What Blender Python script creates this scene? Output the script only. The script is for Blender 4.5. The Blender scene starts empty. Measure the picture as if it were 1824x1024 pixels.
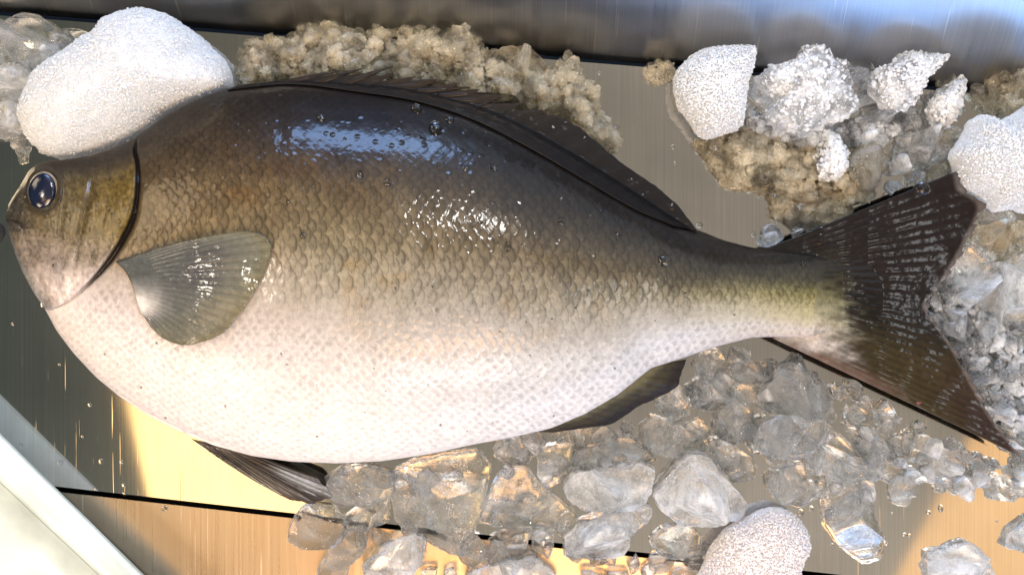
import bpy, bmesh, math, random
import numpy as np

random.seed(7)
RNG = np.random.default_rng(11)
SC = bpy.context.scene
COL = SC.collection
H = 0.75            # camera height above the tray floor (m)
K = 0.00027         # metres per photograph pixel on the tray floor

# ------------------------------------------------------------------ camera, world, lamps
cam_d = bpy.data.cameras.new('camera')
cam = bpy.data.objects.new('camera', cam_d)
COL.objects.link(cam)
cam.location = (0, 0, H)
cam.rotation_euler = (0, 0, 0)
cam_d.sensor_width = 36
cam_d.lens = 18 * H / (912 * K)
cam_d.clip_start = 0.01
cam_d.clip_end = 50
SC.camera = cam

world = bpy.data.worlds.new('World')
SC.world = world
world.use_nodes = True
wt = world.node_tree
wn = wt.nodes['Background']
# dim covered stall around the tray: dark green grey on the left, beige to the right, bluish low down at the back right
tc = wt.nodes.new('ShaderNodeTexCoord'); sx_ = wt.nodes.new('ShaderNodeSeparateXYZ')
wt.links.new(tc.outputs['Generated'], sx_.inputs[0])
wr = wt.nodes.new('ShaderNodeValToRGB')
mr = wt.nodes.new('ShaderNodeMapRange')
mr.inputs['From Min'].default_value = -0.6; mr.inputs['From Max'].default_value = 0.6
wt.links.new(sx_.outputs['X'], mr.inputs['Value']); wt.links.new(mr.outputs[0], wr.inputs[0])
els = wr.color_ramp.elements
els[0].position = 0.0; els[0].color = (0.10, 0.15, 0.17, 1)
els[1].position = 1.0; els[1].color = (0.30, 0.27, 0.20, 1)
for p_, c_ in ((0.26, (0.11, 0.12, 0.105, 1)), (0.40, (0.26, 0.235, 0.19, 1)), (0.62, (0.45, 0.395, 0.335, 1))):
    e_ = els.new(p_); e_.color = c_
ez = wt.nodes.new('ShaderNodeMapRange'); ez.interpolation_type = 'SMOOTHSTEP'
ez.inputs['From Min'].default_value = 0.05; ez.inputs['From Max'].default_value = 0.8
ez.inputs['To Min'].default_value = 0.45; ez.inputs['To Max'].default_value = 0.86
wt.links.new(sx_.outputs['Z'], ez.inputs['Value'])
def mrange(src, a, b):
    n_ = wt.nodes.new('ShaderNodeMapRange'); n_.interpolation_type = 'SMOOTHSTEP'
    n_.inputs['From Min'].default_value = a; n_.inputs['From Max'].default_value = b
    wt.links.new(src, n_.inputs['Value']); return n_.outputs[0]
# bluish daylight coming in low from the front right
lift = wt.nodes.new('ShaderNodeMath'); lift.operation = 'MULTIPLY_ADD'  # added: surroundings brightened towards the front to lighten the lower floor
wt.links.new(mrange(sx_.outputs['Y'], -0.04, -0.16), lift.inputs[0]); lift.inputs[1].default_value = 0.5; lift.inputs[2].default_value = 1.0
lz = wt.nodes.new('ShaderNodeMath'); lz.operation = 'MULTIPLY'
wt.links.new(ez.outputs[0], lz.inputs[0]); wt.links.new(lift.outputs[0], lz.inputs[1])
bm = wt.nodes.new('ShaderNodeMath'); bm.operation = 'MULTIPLY'
wt.links.new(mrange(sx_.outputs['X'], -0.16, 0.14), bm.inputs[0]); wt.links.new(mrange(sx_.outputs['Y'], -0.55, -0.85), bm.inputs[1])
bmix = wt.nodes.new('ShaderNodeMix'); bmix.data_type = 'RGBA'
wt.links.new(bm.outputs[0], bmix.inputs[0]); bmix.inputs[7].default_value = (0.19, 0.36, 0.80, 1)
wm = wt.nodes.new('ShaderNodeVectorMath'); wm.operation = 'SCALE'
wt.links.new(wr.outputs[0], wm.inputs[0]); wt.links.new(lz.outputs[0], wm.inputs['Scale'])
wt.links.new(wm.outputs[0], bmix.inputs[6]); wt.links.new(bmix.outputs[2], wn.inputs[0])
wn.inputs[1].default_value = 1.0

def area_lamp(name, loc, target, sx, sy, power, color, roll=0.0):
    d = bpy.data.lights.new(name, 'AREA')
    d.shape = 'RECTANGLE'; d.size = sx; d.size_y = sy
    d.energy = power; d.color = color
    o = bpy.data.objects.new(name, d); COL.objects.link(o)
    from mathutils import Vector
    o.location = loc
    o.rotation_euler = (Vector(target) - Vector(loc)).to_track_quat('-Z', 'Y').to_euler()
    if roll:
        o.rotation_euler.rotate_axis('Z', roll)
    return o

area_lamp('warm_stall_lamp', (-0.305, -0.175, 0.90), (-0.12, -0.08, 0), 0.225, 0.17, 0.40, (1.0, 0.62, 0.24), -0.25)
area_lamp('amber_side_lamp', (0.52, -0.27, 0.90), (0.2, -0.1, 0), 0.22, 0.16, 0.10, (1.0, 0.50, 0.12))
area_lamp('warm_front_lamp', (-0.75, -0.80, 1.00), (-0.05, -0.02, 0.03), 0.4, 0.4, 8.0, (1.0, 0.78, 0.58))
area_lamp('cool_back_sky', (-0.06, 0.80, 0.52), (-0.06, 0.05, 0.04), 0.42, 0.14, 5.0, (0.32, 0.54, 1.0))  # area light standing for the blue sky behind the tray
area_lamp('cool_front_window', (0.55, -0.90, 0.40), (0.15, 0.0, 0.03), 0.8, 0.40, 4.0, (0.34, 0.57, 1.0))
area_lamp('white_front_fill', (0.15, -0.95, 1.25), (0.0, 0.0, 0.02), 0.5, 0.3, 6.0, (1.0, 0.95, 0.90))  # unseen fill light, added to bring the belly up to white
area_lamp('small_white_glint_light', (0.135, 0.268, 0.60), (0.0, 0.035, 0.07), 0.05, 0.032, 1.2, (1.0, 0.98, 0.95))  # unseen light, moved to put a white glint on the flank
area_lamp('small_white_glint_light', (0.46, -0.03, 0.90), (0.18, 0.0, 0.03), 0.12, 0.06, 0.38, (0.95, 0.98, 1.0))  # unseen light, added for the wet highlights on the tail
area_lamp('small_warm_glint_light', (-0.325, 0.004, 0.60), (-0.15, 0.0, 0.06), 0.06, 0.04, 0.6, (1.0, 0.88, 0.72))  # unseen light, added for sparkles on the pectoral fin
area_lamp('warm_back_fill', (-0.95, 0.55, 0.85), (-0.1, 0.08, 0.0), 0.5, 0.5, 6.0, (1.0, 0.80, 0.54))  # unseen warm fill, added to brighten the ice behind the fish
area_lamp('cool_overhead_fill', (0.60, 0.85, 0.95), (0.12, 0.08, 0.0), 1.7, 1.0, 7.0, (0.66, 0.82, 1.0))  # unseen soft fill, added to brighten the ice along the back
area_lamp('white_side_fill', (0.50, -1.05, 1.45), (0.12, -0.08, 0.0), 0.7, 0.5, 10.0, (1.0, 0.98, 0.95))  # unseen overhead fill, added to brighten the bottom ice
area_lamp('amber_glint_strip', (0.10, -0.52, 1.20), (0.08, -0.1, 0.01), 0.45, 0.14, 5.0, (1.0, 0.50, 0.18))  # unseen light, added for orange glints in the ice

SC.view_settings.view_transform = 'Standard'
SC.view_settings.look = 'None'
SC.view_settings.exposure = 0.28
SC.view_settings.gamma = 1.0
SC.view_settings.use_curve_mapping = False
SC.cycles.max_bounces = 14
SC.cycles.transmission_bounces = 12
SC.cycles.transparent_max_bounces = 16
SC.cycles.glossy_bounces = 6
SC.cycles.diffuse_bounces = 4
SC.cycles.sample_clamp_indirect = 3.0
SC.cycles.use_denoising = True

# ------------------------------------------------------------------ helpers
def PX(px, py, z):
    """photograph pixel at height z -> world"""
    s = K * (H - z) / H
    return ((px - 912.0) * s, (512.0 - py) * s, z)

def hash3(i, j, k, seed=0):
    n = (i.astype(np.int64) * 73856093) ^ (j.astype(np.int64) * 19349663) ^ (k.astype(np.int64) * 83492791) ^ (seed * 2654435761 & 0x7fffffff)
    n = (n ^ (n >> 13)) * 1274126177 & 0x7fffffff
    n = (n ^ (n >> 16)) * 668265263 & 0x7fffffff
    return ((n ^ (n >> 15)) & 0xffffff) / float(0xffffff)

def vnoise(x, y, z, seed=0):
    x, y, z = np.broadcast_arrays(np.asarray(x, float), y, z)
    i, j, k = np.floor(x), np.floor(y), np.floor(z)
    f, g, h = x - i, y - j, z - k
    f = f*f*(3-2*f); g = g*g*(3-2*g); h = h*h*(3-2*h)
    r = 0
    for a in (0, 1):
        for b in (0, 1):
            for c in (0, 1):
                w = (f if a else 1-f) * (g if b else 1-g) * (h if c else 1-h)
                r = r + w * hash3(i+a, j+b, k+c, seed)
    return r * 2 - 1

def fbm(x, y, z, o=4, seed=0, gain=0.5):
    r = 0; a = 1.0; f = 1.0; t = 0
    for q in range(o):
        r = r + a * vnoise(np.asarray(x)*f, np.asarray(y)*f, np.asarray(z)*f, seed+q)
        t += a; a *= gain; f *= 2.03
    return r / t

def worley(x, y, z, seed=0):
    x, y, z = np.broadcast_arrays(np.asarray(x, float), y, z)
    i, j, k = np.floor(x), np.floor(y), np.floor(z)
    best = np.full(x.shape, 9.0); cid = np.zeros(x.shape)
    for a in (-1, 0, 1):
        for b in (-1, 0, 1):
            for c in (-1, 0, 1):
                I, J, L = i+a, j+b, k+c
                dx = I + hash3(I, J, L, seed+1) - x
                dy = J + hash3(I, J, L, seed+2) - y
                dz = L + hash3(I, J, L, seed+3) - z
                d = dx*dx + dy*dy + dz*dz
                m = d < best
                best = np.where(m, d, best)
                cid = np.where(m, hash3(I, J, L, seed+4), cid)
    return np.sqrt(best), cid

def smooth(e0, e1, x):
    t = np.clip((np.asarray(x, float) - e0) / (e1 - e0), 0, 1)
    return t*t*(3-2*t)

def curve(pts, n, closed=False):
    """Catmull-Rom through the points, resampled evenly by length"""
    p = np.array(pts, float)
    q = np.vstack([p[-1], p, p[0], p[1]]) if closed else np.vstack([2*p[0]-p[1], p, 2*p[-1]-p[-2]])
    out = []
    m = len(p) if closed else len(p) - 1
    t = np.linspace(0, 1, 12, endpoint=False)[:, None]
    for i in range(m):
        a, b, c, d = q[i], q[i+1], q[i+2], q[i+3]
        out.append(0.5*((2*b) + (c-a)*t + (2*a-5*b+4*c-d)*t*t + (3*b-a-3*c+d)*t**3))
    out = np.vstack(out + [p[:1] if closed else p[-1:]])
    L = np.r_[0, np.cumsum(np.hypot(*np.diff(out, axis=0).T))]
    s = np.linspace(0, L[-1], n, endpoint=not closed)
    return np.c_[np.interp(s, L, out[:, 0]), np.interp(s, L, out[:, 1])]

def build(name, V, F, mat, parent=None, flat=False, colors=None, origin=None):
    V = np.asarray(V, float)
    o3 = np.zeros(3) if origin is None else np.asarray(origin, float)
    V = V - o3
    me = bpy.data.meshes.new(name)
    if isinstance(F, np.ndarray):
        nv = F.shape[1]
        me.vertices.add(len(V)); me.vertices.foreach_set('co', V.astype(np.float32).ravel())
        me.loops.add(F.size); me.loops.foreach_set('vertex_index', F.astype(np.int32).ravel())
        me.polygons.add(len(F))
        me.polygons.foreach_set('loop_start', np.arange(0, F.size, nv, dtype=np.int32))
        me.update(calc_edges=True)
        me.validate()
    else:
        me.from_pydata([tuple(v) for v in V], [], [tuple(f) for f in F])
        me.update()
    bm = bmesh.new(); bm.from_mesh(me)
    bmesh.ops.recalc_face_normals(bm, faces=bm.faces)
    bm.to_mesh(me); bm.free()
    me.polygons.foreach_set('use_smooth', np.full(len(me.polygons), not flat))
    if colors is not None:
        at = me.color_attributes.new('pigment', 'FLOAT_COLOR', 'POINT')
        c = np.ones((len(V), 4), np.float32); c[:, :colors.shape[1]] = colors
        at.data.foreach_set('color', c.ravel())
    me.materials.append(mat)
    ob = bpy.data.objects.new(name, me)
    COL.objects.link(ob)
    ob.location = o3
    if parent is not None:
        ob.parent = parent
        ob.location = o3 - np.array(parent.location)
    return ob

def tag(o, label=None, cat=None, group=None, kind=None):
    if label: o['label'] = label
    if cat: o['category'] = cat
    if group: o['group'] = group
    if kind: o['kind'] = kind
    return o

def empty(name, loc, label, cat, group=None):
    o = bpy.data.objects.new(name, None); COL.objects.link(o)
    o.location = loc; o.empty_display_size = 0.02
    return tag(o, label, cat, group)

def grid_faces(nu, nv, wrap_v=False):
    i = np.arange(nu-1)[:, None]
    j = np.arange(nv if wrap_v else nv-1)[None, :]
    j2 = (j+1) % nv
    return np.stack([i*nv+j, (i+1)*nv+j, (i+1)*nv+j2, i*nv+j2], -1).reshape(-1, 4)

# ------------------------------------------------------------------ materials
class M:
    def __init__(self, name):
        self.m = bpy.data.materials.new(name); self.m.use_nodes = True
        self.t = self.m.node_tree; self.t.nodes.clear()
        self.out = self.n('ShaderNodeOutputMaterial')
    def n(self, kind, **kw):
        nd = self.t.nodes.new(kind)
        for k, v in kw.items():
            if k.startswith('_'): setattr(nd, k[1:], v)
            else: nd.inputs[k.replace('__', ' ')].default_value = v
        return nd
    def l(self, a, b): self.t.links.new(a, b)
    def surf(self, s): self.l(s, self.out.inputs['Surface'])
    def pos(self, scale=(1, 1, 1), rot=(0, 0, 0)):
        g = self.n('ShaderNodeNewGeometry')
        mp = self.n('ShaderNodeMapping')
        mp.inputs['Scale'].default_value = scale; mp.inputs['Rotation'].default_value = rot
        self.l(g.outputs['Position'], mp.inputs['Vector'])
        return mp.outputs[0]
    def noise(self, vec, scale, detail=4, rough=0.55):
        nz = self.n('ShaderNodeTexNoise'); nz.inputs['Scale'].default_value = scale
        nz.inputs['Detail'].default_value = detail; nz.inputs['Roughness'].default_value = rough
        self.l(vec, nz.inputs['Vector']); return nz.outputs['Fac']
    def voro(self, vec, scale, out='Distance'):
        nz = self.n('ShaderNodeTexVoronoi'); nz.inputs['Scale'].default_value = scale
        self.l(vec, nz.inputs['Vector']); return nz.outputs[out]
    def ramp(self, fac, stops):
        r = self.n('ShaderNodeValToRGB'); e = r.color_ramp.elements
        while len(e) < len(stops): e.new(0.5)
        for q, (p, c) in zip(e, stops):
            q.position = p; q.color = (c, c, c, 1) if isinstance(c, (int, float)) else (*c, 1)
        self.l(fac, r.inputs[0]); return r.outputs[0]
    def math(self, op, a, b=0.5):
        m = self.n('ShaderNodeMath', _operation=op)
        for i, v in enumerate((a, b)):
            if isinstance(v, (int, float)): m.inputs[i].default_value = v
            else: self.l(v, m.inputs[i])
        return m.outputs[0]
    def bump(self, h, strength, dist, prev=None):
        b = self.n('ShaderNodeBump'); b.inputs['Strength'].default_value = strength
        b.inputs['Distance'].default_value = dist
        self.l(h, b.inputs['Height'])
        if prev is not None: self.l(prev, b.inputs['Normal'])
        return b.outputs[0]
    def mix(self, fac, a, b):
        m = self.n('ShaderNodeMixShader')
        if isinstance(fac, (int, float)): m.inputs[0].default_value = fac
        else: self.l(fac, m.inputs[0])
        self.l(a, m.inputs[1]); self.l(b, m.inputs[2]); return m.outputs[0]
    def mixc(self, fac, a, b, blend='MIX'):
        m = self.n('ShaderNodeMix', _data_type='RGBA', _blend_type=blend)
        for i, v in ((0, fac), (6, a), (7, b)):
            if isinstance(v, (int, float)): m.inputs[i].default_value = v
            elif isinstance(v, tuple): m.inputs[i].default_value = (*v, 1)
            else: self.l(v, m.inputs[i])
        return m.outputs[2]

def steel(name, tint, rough, rot, warm=None):
    m = M(name)
    p = m.n('ShaderNodeBsdfPrincipled', Metallic=1.0)
    brush = m.noise(m.pos((1400, 9, 9), (0, 0, rot)), 1.0, 3)
    blot = m.noise(m.pos(), 26, 4)
    scr = m.noise(m.pos((700, 16, 16), (0, 0, rot + 0.9)), 1.0, 2)
    scr2 = m.ramp(scr, [(0.66, 0.0), (0.72, 1.0)])
    c = m.mixc(m.ramp(brush, [(0.3, 0.0), (0.7, 1.0)]), tuple(x*0.86 for x in tint), tint)
    c = m.mixc(m.ramp(blot, [(0.35, 0.0), (0.7, 0.35)]), c, tuple(x*0.6 for x in tint))
    c = m.mixc(m.math('MULTIPLY', scr2, 0.35), c, (0.85, 0.78, 0.68))
    m.l(c, p.inputs['Base Color'])
    r = m.math('ADD', m.math('MULTIPLY', brush, rough*0.5), rough*0.6)
    r = m.math('ADD', r, m.math('MULTIPLY', blot, rough*0.4))
    m.l(r, p.inputs['Roughness'])
    b = m.bump(scr2, 0.10, 0.0001)
    m.l(b, p.inputs['Normal'])
    m.surf(p.outputs[0]); return m.m

def wet_skin(name, rough=0.3, coat=0.7, bump=0.15, trans=0.0, metal=0.0, spec=0.25, drop=0.25, dsc=190, ddist=0.0008, croug=0.09):
    m = M(name)
    at = m.n('ShaderNodeVertexColor', _layer_name='pigment')
    p = m.n('ShaderNodeBsdfPrincipled', Metallic=metal)
    p.inputs['Coat Weight'].default_value = coat
    p.inputs['Coat Roughness'].default_value = croug
    p.inputs['Coat IOR'].default_value = 1.36
    n1 = m.noise(m.pos(), 420, 4, 0.65)
    n2 = m.noise(m.pos(), 60, 4)
    c = m.mixc(m.ramp(n1, [(0.30, 0.55), (0.6, 1.0)]), (0, 0, 0), at.outputs['Color'])
    mm = m.mixc(0.55, at.outputs['Color'], c)
    p.inputs['Specular IOR Level'].default_value = spec
    m.l(mm, p.inputs['Base Color'])
    m.l(m.math('ADD', m.math('MULTIPLY', n2, 0.25), rough - 0.1), p.inputs['Roughness'])
    b = m.bump(n1, bump, 0.0010)
    m.l(b, p.inputs['Normal'])
    drops = m.ramp(m.voro(m.pos(), dsc), [(0.0, 1.0), (0.3, 0.0)])
    b2 = m.bump(drops, drop, ddist, m.bump(n2, 0.2, 0.002))
    m.l(b2, p.inputs['Coat Normal'])
    s = p.outputs[0]
    if trans:
        tr = m.n('ShaderNodeBsdfTranslucent'); m.l(at.outputs['Color'], tr.inputs[0])
        s = m.mix(trans, s, tr.outputs[0])
    m.surf(s); return m.m

def ice(name, tint=(0.985, 0.992, 0.994), rough=0.04, cloud=0.25, transp=0.12, bump=0.3, white=(0.80, 0.84, 0.86), speck=0.5):
    m = M(name)
    p = m.n('ShaderNodeBsdfPrincipled', IOR=1.31)
    p.inputs['Base Color'].default_value = (*tint, 1)
    p.inputs['Transmission Weight'].default_value = 1.0
    n1 = m.noise(m.pos(), 130, 4, 0.6)
    n2 = m.noise(m.pos(), 700, 3, 0.65)
    v = m.ramp(m.voro(m.pos(), 330), [(0.0, 1.0), (0.25, 0.0)])
    lowf = m.noise(m.pos(), 60, 3)
    m.l(m.math('MULTIPLY', m.ramp(lowf, [(0.4, 0.1), (0.65, 1.0)]), rough*2.4), p.inputs['Roughness'])
    b = m.bump(n1, bump, 0.004)
    b = m.bump(n2, bump * 0.45, 0.0008, b)
    b = m.bump(v, bump * 0.5, 0.0006, b)
    m.l(b, p.inputs['Normal'])
    d = m.n('ShaderNodeBsdfDiffuse'); d.inputs[0].default_value = (*white, 1); m.l(b, d.inputs['Normal'])
    t = m.n('ShaderNodeBsdfTranslucent'); t.inputs[0].default_value = (*white, 1); m.l(b, t.inputs['Normal'])
    dt = m.mix(0.5, d.outputs[0], t.outputs[0])
    cl = m.noise(m.pos(), 85, 5, 0.65)
    body = m.ramp(cl, [(0.40, cloud * 0.15), (0.66, min(1, cloud * 2.0))])
    fine = m.ramp(m.noise(m.pos(), 950, 2, 0.6), [(0.60, 0.0), (0.66, speck)])
    patch = m.ramp(m.noise(m.pos(), 75, 3), [(0.46, 0.0), (0.60, 1.0)])
    s = m.mix(m.math('MAXIMUM', body, m.math('MULTIPLY', fine, patch)), p.outputs[0], dt)
    tp = m.n('ShaderNodeBsdfTransparent'); tp.inputs[0].default_value = (*tint, 1)
    s = m.mix(transp, s, tp.outputs[0])
    m.surf(s); return m.m

def snow(name, col):
    m = M(name)
    p = m.n('ShaderNodeBsdfPrincipled', Roughness=0.45, IOR=1.31)
    n1 = m.noise(m.pos(), 60, 4)
    cell = m.voro(m.pos(), 750, 'Color')
    sp = m.n('ShaderNodeSeparateColor'); m.l(cell, sp.inputs[0])
    c = m.mixc(m.ramp(n1, [(0.3, 0.0), (0.7, 1.0)]), tuple(c*0.92 for c in col), col)
    c = m.mixc(m.math('MULTIPLY', sp.outputs[1], 0.2), c, tuple(c*0.7 for c in col))
    m.l(c, p.inputs['Base Color'])
    p.inputs['Subsurface Weight'].default_value = 1.0
    p.inputs['Subsurface Radius'].default_value = (0.010, 0.011, 0.012)
    p.inputs['Subsurface Scale'].default_value = 1.0
    v = m.voro(m.pos(), 750)
    b = m.bump(v, 0.40, 0.0010)
    b = m.bump(m.noise(m.pos(), 1500, 2), 0.3, 0.0005, b)
    m.l(b, p.inputs['Normal'])
    m.l(m.ramp(sp.outputs[0], [(0.80, 0.5), (0.84, 0.06)]), p.inputs['Roughness'])
    t = m.n('ShaderNodeBsdfTranslucent'); t.inputs[0].default_value = (*col, 1)
    g = m.n('ShaderNodeBsdfRefraction', IOR=1.31, Roughness=0.2); g.inputs[0].default_value = (0.9, 0.95, 0.97, 1); m.l(b, g.inputs['Normal'])
    s = m.mix(m.ramp(n1, [(0.45, 0.03), (0.7, 0.18)]), p.outputs[0], g.outputs[0])
    m.surf(m.mix(0.22, s, t.outputs[0])); return m.m

MAT = {}
MAT['floor'] = steel('brushed_steel_floor', (0.60, 0.585, 0.55), 0.055, 0.08)
MAT['floor2'] = steel('scratched_steel_panel', (0.42, 0.345, 0.26), 0.28, 0.6)
MAT['wall'] = steel('brushed_steel_wall', (0.38, 0.38, 0.39), 0.30, 1.5)
MAT['body'] = wet_skin('wet_scaled_skin', 0.5, 0.55, 0.10, spec=0.08, croug=0.135)
MAT['fin'] = wet_skin('wet_fin_membrane', 0.35, 0.9, 0.25, 0.10, spec=0.10, drop=0.6, dsc=430)
MAT['tail'] = wet_skin('wet_dark_tail_membrane', 0.65, 0.5, 0.08, 0.05, spec=0.05, drop=0.03, croug=0.13)
MAT['pectoral'] = wet_skin('wet_pectoral_membrane', 0.35, 1.0, 0.2, 0.15, spec=0.12, drop=0.4, dsc=480, ddist=0.0004)
MAT['darkfin'] = wet_skin('dark_fin_membrane', 0.6, 0.12, 0.25, spec=0.12)
MAT['clear'] = ice('clear_ice', rough=0.03, cloud=0.12, transp=0.20, bump=0.24, white=(0.95, 0.95, 0.94), speck=0.8)
MAT['frost'] = ice('frosted_ice', rough=0.10, cloud=0.42, transp=0.14, bump=0.38, white=(0.95, 0.965, 0.98), speck=0.95)
MAT['crushed'] = ice('crushed_ice', tint=(0.992, 0.982, 0.955), rough=0.05, cloud=0.30, transp=0.36, bump=0.25, white=(0.95, 0.88, 0.72), speck=0.6)  # tint and cloud colour carry the warm light reflected off the steel
MAT['slush'] = ice('white_crushed_ice', rough=0.10, cloud=0.62, transp=0.10, bump=0.3, white=(0.93, 0.94, 0.96), speck=0.8)
def crystal(name='ice_crystals', c=(0.91, 0.92, 0.93)):
    m = M(name)
    p = m.n('ShaderNodeBsdfPrincipled', Roughness=0.12, IOR=1.31); p.inputs['Base Color'].default_value = (*c, 1)
    t = m.n('ShaderNodeBsdfTranslucent'); t.inputs[0].default_value = (*c, 1)
    tp = m.n('ShaderNodeBsdfTransparent')
    m.surf(m.mix(0.38, m.mix(0.45, p.outputs[0], t.outputs[0]), tp.outputs[0])); return m.m
MAT['crystal'] = crystal()
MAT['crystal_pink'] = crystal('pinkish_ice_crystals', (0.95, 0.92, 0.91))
MAT['water'] = ice('water', rough=0.0, cloud=0.0, transp=0.0, bump=0.0, speck=0.0)
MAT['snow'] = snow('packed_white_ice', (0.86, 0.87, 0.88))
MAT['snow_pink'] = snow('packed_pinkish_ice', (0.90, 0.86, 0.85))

def plain(name, col, rough=0.5, coat=0.0, nz=0.0, scale=40, spec=None):
    m = M(name)
    p = m.n('ShaderNodeBsdfPrincipled', Roughness=rough)
    p.inputs['Coat Weight'].default_value = coat
    n1 = m.noise(m.pos(), scale, 5)
    m.l(m.mixc(m.ramp(n1, [(0.3, 0.0), (0.7, 1.0)]), tuple(c*(1-nz) for c in col), col), p.inputs['Base Color'])
    m.l(m.bump(n1, 0.15, 0.001), p.inputs['Normal'])
    m.surf(p.outputs[0]); return m.m
MAT['void'] = plain('black_gap_shade', (0.006, 0.006, 0.006), 0.8)  # black colour stands for the shade in tray slots and drain hole
MAT['plastic'] = plain('pale_plastic', (0.58, 0.65, 0.60), 0.32, 0.3, 0.40, 22)
MAT['pupil'] = plain('dark_eye_lens', (0.005, 0.008, 0.022), 0.12, 0.0, 0.3, 300)
MAT['iris'] = plain('pale_gold_iris', (0.26, 0.20, 0.13), 0.3, 0.6, 0.6, 500)
MAT['red'] = plain('red_wound', (0.11, 0.022, 0.02), 0.5, 0.1, 0.4, 400)

# ------------------------------------------------------------------ tray (steel)
def slab(name, corners, z_top, thick, mat, parent, origin):
    """corner list of (px,py[,dz]) counter-clockwise seen from above"""
    n = len(corners)
    top = [PX(c[0], c[1], 0)[:2] + (z_top + (c[2] if len(c) > 2 else 0),) for c in corners]
    bot = [(t[0], t[1], t[2] - thick) for t in top]
    F = [tuple(range(n)), tuple(range(2*n-1, n-1, -1))]
    F += [(i, n+i, n+(i+1) % n, (i+1) % n) for i in range(n)]
    return build(name, top + bot, F, mat, parent, flat=True, origin=origin)

g = build('ground', [(-1.2, -1.2, -0.05), (1.2, -1.2, -0.05), (1.2, 1.2, -0.05), (-1.2, 1.2, -0.05)], [(0, 1, 2, 3)], MAT['void'])  # black sheet under the tray keeps its open seams dark
tag(g, kind='structure')

tray = empty('steel_tray', (0, 0, 0), 'brushed steel display tray under the fish, with seams and a raised back wall', 'tray')
def seam_top(x): return 68 + (x - 500) * 0.080       # floor edge next to the back wall
def seam_low(x): return 872 + (x - 110) * 0.1125     # centre of the lower seam
L, R = -700, 2500
o = slab('floor_panel', [(L, seam_low(L)-5), (R, seam_low(R)-5), (R, seam_top(R)), (L, seam_top(L))], 0.0, 0.002, MAT['floor'], tray, (0, 0, 0))
o = slab('floor_panel', [(L, 1700, -0.006), (R, 1900, -0.006), (R, seam_low(R)+5), (L, seam_low(L)+5)], -0.001, 0.002, MAT['floor2'], tray, (0, 0, -0.001))
# back wall: profile swept along the seam
dirv = np.array([1, -0.080]); dirv /= np.linalg.norm(dirv); nrm = np.array([-dirv[1], dirv[0]])
base = np.array(PX(500, seam_top(500), 0)[:2])
prof = []
nn_, zz_ = 0.0035, -0.004
for a in np.linspace(0, 1, 26):                      # flared sheet: steep at the foot, leaning back towards the rim
    prof.append((nn_, zz_))
    lean = math.radians(24 + 29 * min(1.0, 2.2 * a))
    nn_ += 0.0056 * math.sin(lean); zz_ += 0.0056 * math.cos(lean)
prof += [(prof[-1][0] + 0.05, prof[-1][1] + 0.003)]
V = []; us = np.linspace(-0.5, 0.5, 60)
for u in us:
    for (nn, zz) in prof:
        w = base + dirv * u + nrm * (nn + 0.0010 * math.sin(u * 17) * zz / 0.1)
        V.append((w[0], w[1], zz))
V = np.array(V)
ob = build('back_wall', V, grid_faces(len(us), len(prof)), MAT['wall'], tray)
md = ob.modifiers.new('thickness', 'SOLIDIFY'); md.thickness = 0.0015; md.offset = 1
# drain hole at the left edge: raised black disc stands for its dark inside
th = np.linspace(0, 2*np.pi, 40, endpoint=False)
c = np.array(PX(-3, 415, 0)); V = [(c[0]+0.0032*math.cos(a), c[1]+0.0043*math.sin(a), 0.0016) for a in th] + [(c[0]+0.0036*math.cos(a), c[1]+0.0047*math.sin(a), 0.0) for a in th]
build('drain_hole', V, [tuple(range(40))] + [(i, 40+i, 40+(i+1) % 40, (i+1) % 40) for i in range(40)], MAT['void'], tray, origin=c)

# pale plastic box edge, lower left corner
box = empty('plastic_box', PX(60, 1000, 0), 'pale greenish white plastic box filling the lower left corner', 'box')
def strip(name, prof3, mat):
    """sweep: list of ((px,py) start, (px,py) end, z) lines joined into a surface"""
    V = []; n = 24
    for (a, b, z) in prof3:
        for q in np.linspace(0, 1, n):
            V.append(PX(a[0] + (b[0]-a[0])*q, a[1] + (b[1]-a[1])*q, z))
    V = np.array(V)
    V[:, 2] += 0.0006 * fbm(V[:, 0]*60, V[:, 1]*60, 0, 3, 5)
    return build(name, V, grid_faces(len(prof3), n), mat, box, origin=PX(60, 1000, 0))
strip('rim', [((-80, 694), (330, 1096), 0.0), ((-80, 692), (330, 1094), 0.020), ((-80, 695), (330, 1096), 0.024), ((-80, 703), (330, 1102), 0.0255),
              ((-80, 775), (262, 1096), 0.0260), ((-80, 783), (254, 1096), 0.0245)], MAT['plastic'])
strip('inner_wall', [((-80, 784), (253, 1096), 0.0243), ((-80, 800), (240, 1100), 0.019), ((-90, 860), (200, 1130), 0.0165), ((-100, 960), (140, 1190), 0.015), ((-120, 1150), (60, 1300), 0.014)], MAT['plastic'])

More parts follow.
